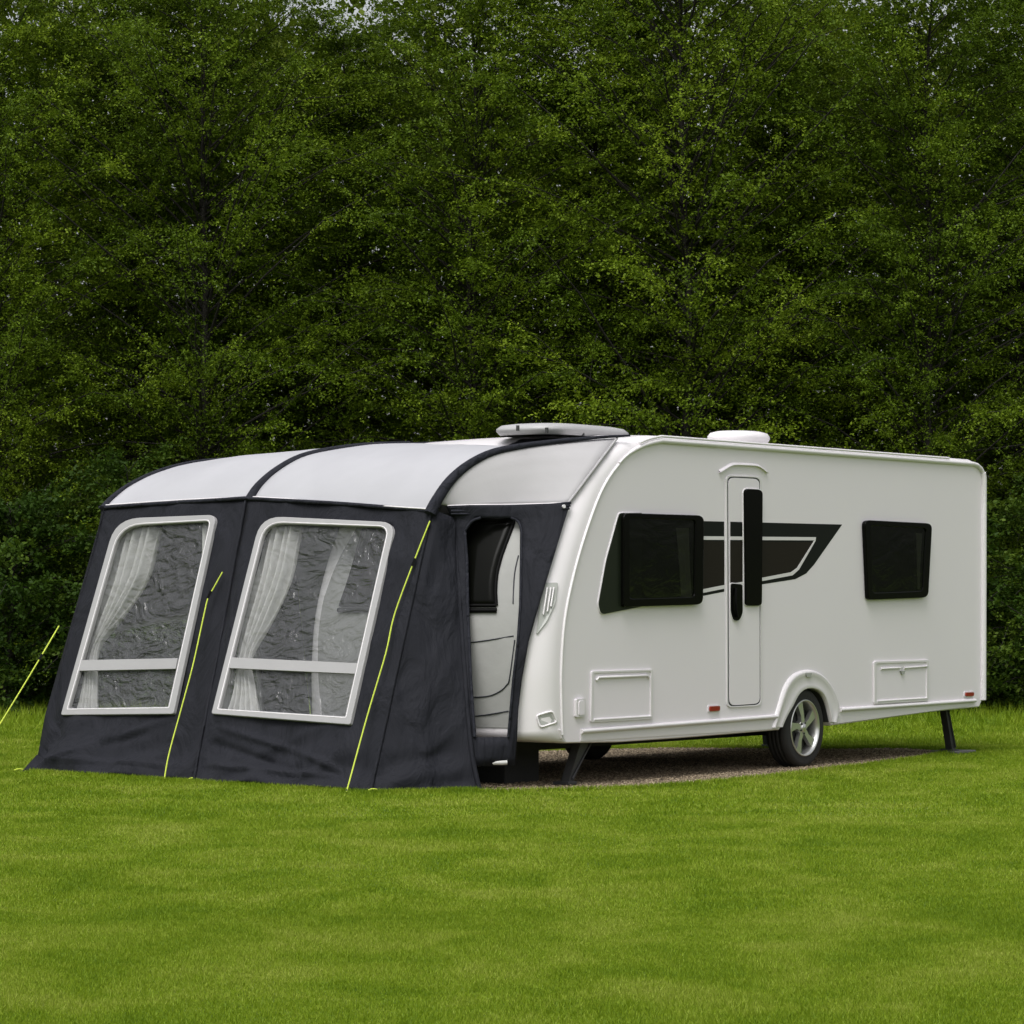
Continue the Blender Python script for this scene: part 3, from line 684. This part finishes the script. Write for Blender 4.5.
# dark rear band where the roof meets the caravan
bandf = [at(B2, 1)+Vector((0, 0, .0))]; bandb = []
bf = [P(405, 445.2, 25.2), P(440, 445, 24.9), P(480, 445.2, 24.5), P(520, 445.6, 24.0), P(560, 441, 23.75)]
bb_ = [P(405, 442.8, 25.45), P(440, 441.4, 25.2), P(480, 439.8, 24.8), P(520, 439.4, 24.3), P(575, 437.6, 23.9)]
mb = MB(); mb.grid([catmull(bf, 4), catmull(bb_, 4)]); buildw(mb, 'rear_band', M['beam'], awn)
# pale gable cloth between the near beam and the door panel
gb = catmull([P(447, 506, 23.36), P(480, 505, 23.38), P(520, 504.5, 23.40), cl3[0]+sn*.0], 6)
gt = [at(B3, .10+.80*i/(len(gb)-1)) for i in range(len(gb))]
gc = [R(568, 505, .03), R(580, 488, .03), R(592, 472, .03), R(604, 456, .03), R(616, 442, .03)]
rows = []
for i in range(17):
    w = i/16; row = []; ge = at(gc, w); ge0 = lerp(gb[-1], gt[-1], w)
    for j in range(len(gb)):
        t = j/(len(gb)-1); row.append(lerp(gb[j], gt[j], w)+(ge-ge0)*t**2.2)
    rows.append(row)
mb = MB(); mb.grid(rows); buildw(mb, 'gable_panel', M['gable'], awn)
MB().tube([p+sn*.006 for p in gb], .006, 5).build('piping', M['trim'], awn)
MB().tube([p+sn*.004 for p in gc]+[], .010, 6).build('piping', M['gable'], awn)

# windows
def awin(pl, outer, ro, inner, ri, bar, drapes, name='window_frame'):
    O = rounded([(x+(1.2 if i in (0, 3) else -1.2), y+(1.0 if i < 2 else -1.2)) for i, (x, y) in enumerate(outer)], ro, 6); I = rounded(inner, ri, 6)
    m = MB(); m.ring([pl(p.x, p.y, .004) for p in O], [pl(p.x, p.y, .004) for p in I], pl.n*.034)
    (a, b, c, d) = bar; m.prism([pl(*p, .016) for p in (a, b, c, d)], pl.n*.020)
    fo = m.build(name, M['strip'], awn, bevel=.006)
    # raised welt lines on the strip
    mid = [O[i].lerp(I[i], .82) for i in range(len(O))]
    MB().tube([pl(p.x, p.y, .036) for p in mid]+[pl(mid[0].x, mid[0].y, .036)], .005, 5).build('welt', M['trim'], fo)
    # film
    tl, tr, br, bl = [Vector(p) for p in outer]; rows = []
    tl += Vector((4, 4)); tr += Vector((-5, 4)); br += Vector((-4, -4)); bl += Vector((4, -4))
    for i in range(41):
        rows.append([])
        for j in range(31):
            q = lerp(lerp(tl, tr, j/30), lerp(bl, br, j/30), i/40); p = pl(q.x, q.y, .004)
            e = min(1, 6*min(i/40, 1-i/40, j/30, 1-j/30)); w = noise.noise(Vector((p.x*3, p.y*3, p.z*9)))*.012+noise.noise(Vector((p.x*9+p.z*6, p.y*4, p.z*16)))*.010+noise.noise(Vector((p.x*20+p.z*9, p.y*4, p.z*40)))*.004
            rows[-1].append(p+pl.n*w*e)
    mb = MB(); mb.grid(rows); mb.build('pane', M['film'], fo)
    for L, Rr, dep, nf_ in drapes:
        L3 = catmull([(*p, 0) for p in L], 6); R3 = catmull([(*p, 0) for p in Rr], 6); rows = []
        for k in range(len(L3)):
            row = []; wd = (R3[k]-L3[k]).length
            for j in range(61):
                f = j/60; q = lerp(L3[k], R3[k], f)
                row.append(pl(q.x, q.y, -dep+ (.012+.0009*wd)*math.sin(f*nf_*2*math.pi+.4*math.sin(k*.5))+.008*math.sin(f*nf_*3.3+k*.2)))
            rows.append(row)
        mb = MB(); mb.grid(rows); buildw(mb, 'curtain', M['curtain'], fo, .003)
awin(W1, [(118, 519), (221, 515), (178, 716.5), (63, 717.5)], [24, 9, 2, 2], [(124, 527.5), (213, 522.5), (171.5, 708), (72, 709.5)], [22, 5, 1, 1],
     [(82, 661.5), (181, 659.5), (179, 670), (79.5, 672)],
     [([(117, 524), (103, 580), (88, 630), (80, 662), (76, 690), (71, 712)], [(153, 524), (141, 570), (115, 612), (92, 645), (90, 680), (91, 712)], .07, 5),
      ([(198, 520), (196, 600), (187, 660), (176, 712)], [(216, 520), (208, 600), (196, 660), (184, 712)], .07, 2.5),
      ([(176, 522), (170, 600), (163, 660), (158, 712)], [(194, 522), (190, 600), (182, 660), (176, 712)], .5, 3)])
awin(W2, [(263, 516.5), (400, 523), (354.5, 727.5), (213.5, 716.5)], [22, 15, 2, 2], [(269, 524.5), (391, 529), (348.5, 718), (222.5, 710)], [18, 10, 1, 1],
     [(235, 659), (364, 665), (361.5, 675.5), (232, 669.5)],
     [([(262, 522), (250, 575), (238, 625), (232, 658), (228, 690), (222, 714)], [(294, 522), (284, 570), (262, 620), (245, 655), (248, 685), (254, 716)], .07, 5),
      ([(316, 524), (316, 590), (314, 640), (312, 675)], [(352, 524), (346, 590), (340, 640), (336, 678)], .45, 4),
      ([(384, 524), (376, 580), (366, 640), (350, 722)], [(396, 528), (388, 590), (376, 650), (362, 724)], .07, 2)])
# hidden sides: far end wall, rear wall beside the caravan, inner lining, ground sheet
q0t, q0b = W1(102, 508), W1(35, 772)
rt = at(B1, 1); rb_ = Vector((rt.x+.25, rt.y+.2, 0))
mid_t = [at(B1, t) for t in np.linspace(0, 1, 12)]; mid_b = [lerp(q0b, rb_, t) for t in np.linspace(0, 1, 12)]
rows = [[lerp(mid_t[j], mid_b[j], i/14) for j in range(12)] for i in range(15)]
rows = [[p+wrinkle(p, .01)*Vector((-1, 0, 0)) for p in r] for r in rows]
mb = MB(); vs = [p for r in rows for p in r]; hole_ = lambda i, j: 7 <= i <= 11 and 2 <= j <= 8
mb.add(vs, [[i*12+j, i*12+j+1, (i+1)*12+j+1, (i+1)*12+j] for i in range(14) for j in range(11) if not hole_(i, j)]); ew = buildw(mb, 'end_wall', M['slate'], awn)
mb = MB(); mb.add(vs, [[i*12+j, i*12+j+1, (i+1)*12+j+1, (i+1)*12+j] for i in range(14) for j in range(11) if hole_(i, j)]); bm_ = buildw(mb, 'pane', M['film'], ew, 0); q = bmesh.new(); q.from_mesh(bm_.data); bmesh.ops.delete(q, geom=[v for v in q.verts if not v.link_faces], context='VERTS'); q.to_mesh(bm_.data); q.free()
MB().tube([rows[7][j] for j in range(2, 10)]+[rows[i][9] for i in range(8, 13)]+[rows[12][j] for j in range(8, 1, -1)]+[rows[i][2] for i in range(11, 6, -1)], .025, 6).build('window_frame', M['strip'], ew)
ct, cb = C(-2.2, 2.30, 2.56), C(-2.2, 2.32, 0)
g0 = [[lerp(rt, ct, f)*1.0 for f in (0, .25, .8, 1)]]
def wl(f, z): a = lerp(rt, ct, f); b = lerp(rb_, cb, f); return lerp(b, a, z/2.56)
ctrl = [[wl(f, z) for f in (0, .18, .62, 1)] for z in (2.56, .95, .38, 0)]
mb = cgrid(ctrl, -U, .008, [4, 8, 6], [8, 5, 4], [(1, 1)]); buildw(mb, 'rear_wall', M['inner'], awn)
# ground skirt flare at the far left and loops
mb = MB(); a0 = W1(48, 762); mb.grid([[W1(38, 755, .01), W1(60, 768, .01)], [P(22, 771.5, 25.4), W1(58, 777, .06)]]); buildw(mb, 'skirt', M['slate'], awn)
for px, py, Z in ((18, 770.5, 25.35), (192, 779.5, 24.0), (372, 790.5, 22.45)):
    MB().tube(catmull([P(px-4, py, Z), P(px, py-1.5, Z), P(px+5, py-1, Z+.02)], 3), .006, 5).build('peg_loop', M['rope'], awn)
buckle = W2(214, 592, .03)

# guy ropes and their pegs
def rope(pts, label, pegpos):
    pts3 = catmull(pts, 6); root = empty('guy_rope', Vector((pts3[-1].x, pts3[-1].y, 0)))
    tag(root, label, 'guy rope', 'fluorescent guy ropes')
    MB().tube(pts3, .0060, 6).build('rope', M['rope'], root)
    k = len(pts3)//4; d = (pts3[k+1]-pts3[k]).normalized()
    MB().box(pts3[k], d*.03, d.cross(Vector((0, 1, 0))).normalized()*.009, Vector((0, .01, 0))).build('runner', M['rubber'], root)
    e = pts3[-1]; MB().tube([e+Vector((0, 0, .02)), e+Vector((.02, .03, -.12))], .005, 6).build('peg', M['peg'], root)
gl0 = P(59, 626, 25.75)
rope([gl0, P(30, 675, 25.4), P(0, 724, 25.1), P(-34, 778, 24.45)], 'yellow green guy rope at the far left running out past the awning edge', None)
def WZ(px, py, off): return P(px, py, 1/(W2.k[0]*px+W2.k[1]*py+W2.k[2])-off)
rope([WZ(222.5, 572, .03), WZ(213, 589, .05), WZ(208, 598, .06), WZ(203.5, 617, .07), WZ(193, 665, .10), WZ(182, 706, .13), WZ(169, 754, .17), P(164, 781.5, 24.02)], 'yellow green guy rope hanging between the two awning windows', None)
rope([WZ(430, 521, .03), WZ(417, 553.6, .05), WZ(395, 613, .08), WZ(385.6, 654, .10), WZ(367, 717, .14), P(346.5, 792, 22.5)], 'yellow green guy rope at the near awning corner right of the bigger window', None)

# ================================================================== GROUND
def sheet(name, pts, z, m_, kind='structure'):
    mb = MB(); mb.add([Vector((x, y, z)) for x, y in pts], [list(range(len(pts)))], False); o = mb.build(name, m_); o['kind'] = kind; return o
sheet('ground', [(-600, -100), (600, -100), (600, 1500), (-600, 1500)], 0, M['lawn'])
def G(px, py): Z = F*CH/(py-HY); return ((px-CX)/F*Z, Z)
edge = [G(*p) for p in ((440, 790), (480, 792.5), (560, 791.5), (620, 789.5), (680, 786), (740, 780.5), (800, 774), (850, 768), (900, 762), (935, 756.5))]
far = [G(*p) for p in ((945, 752), (900, 749), (850, 749.5), (760, 749), (660, 748.5), (560, 751), (470, 756), (430, 775))]
pad_poly = [(p.x, p.y) for p in catmull([(*p, 0) for p in edge+far+[edge[0]]], 5)][:-1]
pad_poly = [(x+.04*noise.noise(Vector((x*4, y*4, 0))), y+.10*noise.noise(Vector((x*4, y*3, 5)))) for x, y in pad_poly]
sheet('gravel_pad', pad_poly, .004, M['gravel'])
PX = np.array([p[0] for p in pad_poly]); PY = np.array([p[1] for p in pad_poly])
def inpad(x, y):
    r = np.zeros(len(x), bool); j = len(PX)-1
    for i in range(len(PX)):
        c = ((PY[i] > y) != (PY[j] > y)) & (x < (PX[j]-PX[i])*(y-PY[i])/(PY[j]-PY[i]+1e-12)+PX[i]); r ^= c; j = i
    return r
def npmesh(name, verts, nper, m_, var=None, smooth=False):
    """verts (n,nper,3): n polygons of nper corners"""
    n = verts.shape[0]; me = bpy.data.meshes.new(name)
    me.vertices.add(n*nper); me.vertices.foreach_set('co', verts.astype(np.float32).ravel())
    me.loops.add(n*nper); me.loops.foreach_set('vertex_index', np.arange(n*nper, dtype=np.int32))
    me.polygons.add(n); me.polygons.foreach_set('loop_start', np.arange(n, dtype=np.int32)*nper); me.polygons.foreach_set('loop_total', np.full(n, nper, dtype=np.int32))
    if var is not None:
        a = me.attributes.new('var', 'FLOAT', 'FACE'); a.data.foreach_set('value', var.astype(np.float32))
    me.materials.append(m_); me.update(calc_edges=True); return me
# grass blades
def blades(n, z0, z1, h0, h1, w, margin=1.2, ztop=None):
    y = np.sqrt(rng.uniform(z0**2, z1**2, n)); hw = .162*y+margin; x = rng.uniform(-1, 1, n)*hw
    k = ~inpad(x, y); x, y = x[k], y[k]; n = len(x)
    h = rng.uniform(h0, h1, n)*(1+.25*np.sin(x*2.1)*np.sin(y*1.3)); a = rng.uniform(0, 2*np.pi, n); lean = rng.uniform(0, .9, n); b = rng.uniform(0, 2*np.pi, n)
    v = np.zeros((n, 3, 3)); ww = w*rng.uniform(.7, 1.3, n)
    v[:, 0] = np.stack([x-np.cos(a)*ww/2, y-np.sin(a)*ww/2, np.zeros(n)], 1); v[:, 1] = np.stack([x+np.cos(a)*ww/2, y+np.sin(a)*ww/2, np.zeros(n)], 1)
    v[:, 2] = np.stack([x+np.cos(b)*h*lean, y+np.sin(b)*h*lean, h], 1)
    return v
gv = np.concatenate([blades(330000, 7.5, 16, .010, .021, .006, 3.8), blades(200000, 16, 34, .012, .025, .010, 4.5), blades(520000, 9.8, 14, .009, .019, .0036, .4), blades(380000, 14, 20, .010, .021, .0055, .6), blades(360000, 20, 30, .012, .025, .009), blades(150000, 30, 40, .02, .05, .012)])
me = npmesh('grass', gv, 3, M['blade'], rng.uniform(0, 1, len(gv))); o = bpy.data.objects.new('grass', me); COL.objects.link(o); tag(o, 'short mown green lawn grass all round the caravan', 'grass', kind='stuff')
# tufts at the pad edge and along the wood
n = 16000; idx = rng.integers(0, len(PX), n); f = rng.uniform(0, 1, n)
ex = PX[idx]*(1-f)+np.roll(PX, -1)[idx]*f; ey = PY[idx]*(1-f)+np.roll(PY, -1)[idx]*f
ex += rng.normal(0, .03, n); ey += rng.normal(0, .05, n); h = rng.uniform(.02, .045, n); a = rng.uniform(0, 6.28, n)
tv = np.zeros((n, 3, 3)); tv[:, 0] = np.stack([ex-np.cos(a)*.004, ey-np.sin(a)*.004, h*0], 1); tv[:, 1] = np.stack([ex+np.cos(a)*.004, ey+np.sin(a)*.004, h*0], 1); tv[:, 2] = np.stack([ex+rng.normal(0, .015, n), ey+rng.normal(0, .015, n), h], 1)
n2 = 60000; x = rng.uniform(-9, 9, n2); y = rng.uniform(33.0, 38.5, n2)+.5*np.sin(x*1.3); h = rng.uniform(.05, .28, n2)*(.3+.7*(y-33)/5.5); a = rng.uniform(0, 6.28, n2)
t2 = np.zeros((n2, 3, 3)); t2[:, 0] = np.stack([x-np.cos(a)*.006, y-np.sin(a)*.006, h*0], 1); t2[:, 1] = np.stack([x+np.cos(a)*.006, y+np.sin(a)*.006, h*0], 1); t2[:, 2] = np.stack([x+rng.normal(0, .05, n2), y+rng.normal(0, .05, n2), h], 1)
hem = [P(35, 772, 1), P(194, 782, 1), P(371, 793.5, 1), P(479, 791, 1)]
hg = [((q[0]-CX)/F*F*CH/(q[1]-HY), F*CH/(q[1]-HY)) for q in ((30, 772), (194, 782.5), (371, 793.5), (479, 791))]
n3 = 9000; k3 = rng.integers(0, 3, n3); f3 = rng.uniform(0, 1, n3); hx = np.array([q[0] for q in hg]); hy = np.array([q[1] for q in hg])
ex = hx[k3]*(1-f3)+hx[k3+1]*f3; ey = hy[k3]*(1-f3)+hy[k3+1]*f3-np.abs(rng.normal(0, .10, n3)); h = rng.uniform(.012, .045, n3); a = rng.uniform(0, 6.28, n3)
t3 = np.zeros((n3, 3, 3)); t3[:, 0] = np.stack([ex-np.cos(a)*.004, ey-np.sin(a)*.004, h*0], 1); t3[:, 1] = np.stack([ex+np.cos(a)*.004, ey+np.sin(a)*.004, h*0], 1); t3[:, 2] = np.stack([ex+rng.normal(0, .012, n3), ey+rng.normal(0, .012, n3), h], 1)
tv = np.concatenate([tv, t2, t3]); me = npmesh('rough_grass', tv, 3, M['blade'], rng.uniform(0, .7, len(tv))); o = bpy.data.objects.new('rough_grass', me); COL.objects.link(o); tag(o, 'longer grass at the foot of the trees and round the gravel edge', 'grass', kind='stuff')
# gravel stones
n = 60000; x = rng.uniform(PX.min(), PX.max(), n); y = rng.uniform(PY.min(), PY.max(), n); k = inpad(x, y); x, y = x[k], y[k]; n = len(x)
r = rng.uniform(.004, .012, n); c = np.stack([x, y, r*.4+.004], 1); st_ = []
octa = np.array([[1, 0, 0], [0, 1, 0], [-1, 0, 0], [0, -1, 0], [0, 0, .7], [0, 0, -.7]]); tri_ = [(0, 1, 4), (1, 2, 4), (2, 3, 4), (3, 0, 4)]
th = rng.uniform(0, 6.28, n); ca, sa = np.cos(th), np.sin(th); pts = []
for v in octa:
    j = rng.uniform(.7, 1.3, n); pts.append(c+np.stack([(ca*v[0]-sa*v[1])*r*j, (sa*v[0]+ca*v[1])*r*j, v[2]*r*j], 1))
sv = np.concatenate([np.stack([pts[a], pts[b], pts[d]], 1) for a, b, d in tri_]); va = np.tile(rng.uniform(0, 1, n), 4)
me = npmesh('gravel_stones', sv, 3, M['stone'], va); o = bpy.data.objects.new('gravel_stones', me); COL.objects.link(o); tag(o, 'loose brown gravel stones under the caravan', 'gravel', kind='stuff')

# ================================================================== TREES
def leaves(c, d, nrm, L, W):
    s = np.cross(nrm, d); s /= np.linalg.norm(s, axis=1, keepdims=True)+1e-9; L = L[:, None]; W = W[:, None]
    return np.stack([c-d*L*.5, c+s*W*.5-d*L*.05, c+d*L*.5, c-s*W*.5-d*L*.05], 1)
def unit(a): return a/(np.linalg.norm(a, axis=1, keepdims=True)+1e-9)
def tree_mesh(seed, H, Rr, nl, nt, nv_, z0=.4, L=.042, droop=.25, leafm='leaf', trunk_r=.13):
    g = np.random.default_rng(seed); mb = MB(); zc = H*.62
    tp = [Vector((.25*noise.noise(Vector((z*.3, seed, 0))), .25*noise.noise(Vector((z*.3, seed, 9))), z-.1)) for z in np.linspace(0, H*.93, 14)]
    if trunk_r: mb.tube(tp, [trunk_r*(1-.85*i/13) for i in range(14)], 10)
    C_, D_, N_, L_, V_ = [], [], [], [], []
    for b in range(nl):
        z = z0+(H*.95-z0)*((b+g.uniform())/nl); az = b*2.4+g.uniform(-.5, .5); f = z/H
        ln = Rr*(.55+.55*math.sin(min(1, f*1.15+.08)*math.pi)**.7)*g.uniform(.6, 1.2)*(1 if f < .8 else (1.15-f)/.35+.05)
        up = g.uniform(.1, 1.0)+(f*.5); p0 = np.array(at(tp, min(.999, f/.95))); dh = np.array([math.cos(az), math.sin(az), 0])
        T = np.linspace(0, 1, 7); path = p0+dh*(ln*T)[:, None]+np.array([0, 0, 1])*(up*ln*T-droop*ln*T*T*1.6)[:, None]
        path += g.normal(0, .035, path.shape)*T[:, None]
        mb.tube([Vector(q) for q in path], [max(.003, .015*ln/2*(1-.85*t)) for t in T], 5, caps=False)
        tt = g.uniform(.03, 1, nt)**.85; start = np.stack([np.interp(tt, T, path[:, i]) for i in range(3)], 1)
        side = np.cross(dh, [0, 0, 1]); ang = g.uniform(-1.25, 1.25, nt)
        td = dh*np.cos(ang)[:, None]+side*np.sin(ang)[:, None]+np.array([0, 0, 1])*g.normal(.0, .28, nt)[:, None]; td = unit(td)
        tl = g.uniform(.25, .62, nt)*(.7+.3*Rr/2)
        q = g.uniform(.05, 1, (nt, nv_)); base = start[:, None]+td[:, None]*(tl[:, None]*q)[..., None]
        base[..., 2] -= .30*(tl[:, None]*q)**2*1.2
        base += g.normal(0, .028, base.shape); base = base.reshape(-1, 3); n = len(base)
        dd = unit(np.repeat(td, nv_, 0)+g.normal(0, .6, (n, 3))); nn = unit(np.array([0, 0, 1])+g.normal(0, .55, (n, 3)))
        C_.append(base); D_.append(dd); N_.append(nn); L_.append(L*g.uniform(.6, 1.3, n))
        V_.append(np.clip(g.normal(g.uniform(.2, .75), .13, n)+.18*(q.ravel()-.5), 0, 1))
    C_, D_, N_, L_, V_ = map(np.concatenate, (C_, D_, N_, L_, V_))
    k = C_[:, 2] > .03; C_, D_, N_, L_, V_ = C_[k], D_[k], N_[k], L_[k], V_[k]
    crown = npmesh('crown', leaves(C_, D_, N_, L_, L_*.62), 4, M[leafm], V_)
    return mb, crown
protos = []
for sd, H, Rr, dr in ((11, 11.5, 2.5, .22), (12, 10.6, 2.2, .32), (13, 12.2, 2.7, .15), (14, 11.0, 2.3, .40)):
    protos.append(tree_mesh(sd, H, Rr, 235, 32, 29, droop=dr, z0=.4, trunk_r=.08))
tm = []
for mb, cr in protos:
    t = mb.build('trunk', M['bark']); tm.append((t.data, cr)); bpy.data.objects.remove(t)
def plant(kind, data, x, y, rot, sc, label, cat, group, stem='trunk'):
    r = empty(kind, (x, y, 0)); r.rotation_euler.z = rot; r.scale = (sc, sc, sc); tag(r, label, cat, group)
    t = bpy.data.objects.new(stem, data[0]); COL.objects.link(t); t.parent = r
    c = bpy.data.objects.new('crown', data[1]); COL.objects.link(c); c.parent = r
    return r
TL = ['leafy green tree at the far left edge of the picture, rising behind the rope end',
      'leafy green tree behind the left end of the awning roof',
      'leafy green tree standing behind the first white awning roof panel',
      'leafy green tree behind the middle dark roof beam of the awning',
      'leafy green tree behind the second white awning roof panel, left of the rooflight',
      'leafy green tree behind the long grey rooflight of the caravan',
      'leafy green tree behind the caravan just left of the round white roof vent',
      'leafy green tree behind the pointed end of the caravan side graphic',
      'leafy green tree behind the small rear window of the caravan',
      'leafy green tree at the far right edge of the picture']
xs = [-6.3, -4.9, -3.5, -2.1, -.6, .9, 2.3, 3.7, 5.1, 6.5]
for i, x in enumerate(xs):
    plant('broadleaf_tree', tm[i*3 % 4], x+random.uniform(-.3, .3), 39.4+(i % 2)*1.3+random.uniform(-.3, .3), random.uniform(0, 6.28), random.uniform(.84, 1.0), TL[i], 'tree', 'trees along the edge of the wood')
# shrubs at the foot of the wood
sp = [tree_mesh(31, 2.6, 1.3, 70, 16, 20, z0=.08, L=.062, droop=.35, leafm='leaf2', trunk_r=.04), tree_mesh(32, 3.2, 1.25, 80, 16, 20, z0=.08, L=.05, droop=.5, leafm='leaf2', trunk_r=.04)]
sm_ = []
for mb, cr in sp:
    t = mb.build('stem', M['bark']); sm_.append((t.data, cr)); bpy.data.objects.remove(t)
SL = ['low leafy shrub at the far left edge, behind the slanting yellow rope', 'low leafy shrub just behind the left wall of the awning',
      'low leafy shrub at the rear corner of the caravan, right of its rear leg', 'low leafy shrub at the far right edge of the picture']
for i, (x, lb_) in enumerate(zip((-6.0, -4.6, 5.1, 6.3), SL)):
    plant('shrub', sm_[i % 2], x, 37.7+random.uniform(-.2, .2), random.uniform(0, 6), random.uniform(.9, 1.1), lb_, 'shrub', 'shrubs at the foot of the wood', 'stem')
n = 110000; x = rng.uniform(-16, 16, n); y = rng.uniform(37.6, 40, n); z = rng.uniform(0, 1, n)**1.5*(1.2+.5*np.sin(x*1.7)+.3*np.sin(x*4.1))
c = np.stack([x, y+.4*np.sin(x*2.2), z+.03], 1); d = unit(rng.normal(0, 1, (n, 3))); nn = unit(np.array([0, -.3, 1])+rng.normal(0, .5, (n, 3))); L_ = rng.uniform(.04, .09, n)
me = npmesh('undergrowth', leaves(c, d, nn, L_, L_*.6), 4, M['leaf2'], rng.uniform(0, .8, n)); o = bpy.data.objects.new('undergrowth', me); COL.objects.link(o); tag(o, 'low tangled undergrowth along the foot of the trees', 'undergrowth', kind='stuff')
# the wood behind: one mass
n = 520000; x = rng.uniform(-16, 16, n); y = rng.uniform(42.0, 49, n)-np.clip(np.abs(x)-8, 0, 2); z = rng.uniform(0, 1, n)**.9*12.2
dens = np.array([0.0]); 
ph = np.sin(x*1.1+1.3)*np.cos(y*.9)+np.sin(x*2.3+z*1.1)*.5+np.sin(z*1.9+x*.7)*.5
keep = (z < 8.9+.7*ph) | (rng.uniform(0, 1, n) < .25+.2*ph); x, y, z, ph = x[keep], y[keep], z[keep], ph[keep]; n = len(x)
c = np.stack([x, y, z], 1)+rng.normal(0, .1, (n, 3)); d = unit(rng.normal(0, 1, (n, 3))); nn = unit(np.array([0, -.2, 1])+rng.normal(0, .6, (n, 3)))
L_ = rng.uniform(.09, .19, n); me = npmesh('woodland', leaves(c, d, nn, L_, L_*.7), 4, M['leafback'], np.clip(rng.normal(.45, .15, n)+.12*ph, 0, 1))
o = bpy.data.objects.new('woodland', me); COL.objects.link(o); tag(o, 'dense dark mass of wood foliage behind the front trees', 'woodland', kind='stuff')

# ================================================================== LIGHT
w = bpy.data.worlds.new('World'); SC.world = w; w.use_nodes = True; nt = w.node_tree; bg = nt.nodes['Background']
sky = nt.nodes.new('ShaderNodeTexSky'); sky.sky_type = 'NISHITA'; sky.sun_disc = False
EL, AZ = math.radians(60), math.radians(204)     # azimuth clockwise from +Y
sky.sun_elevation = EL; sky.sun_rotation = AZ; sky.air_density = 1.2; sky.dust_density = 5; sky.ozone_density = 1
hs = nt.nodes.new('ShaderNodeHueSaturation'); hs.inputs['Saturation'].default_value = .2; nt.links.new(sky.outputs[0], hs.inputs['Color'])
nt.links.new(hs.outputs[0], bg.inputs[0]); bg.inputs[1].default_value = .10
sd = bpy.data.lights.new('sun', 'SUN'); sd.energy = 1.15; sd.angle = math.radians(35); sd.color = (1, .985, .97)
so = bpy.data.objects.new('sun', sd); COL.objects.link(so)
dirv = Vector((math.sin(AZ)*math.cos(EL), math.cos(AZ)*math.cos(EL), math.sin(EL)))
so.rotation_euler = dirv.to_track_quat('Z', 'Y').to_euler()
SC.view_settings.view_transform = 'Standard'; SC.view_settings.look = 'None'; SC.view_settings.exposure = .80; SC.view_settings.gamma = 1
SC.cycles.max_bounces = 8; SC.cycles.transparent_max_bounces = 16
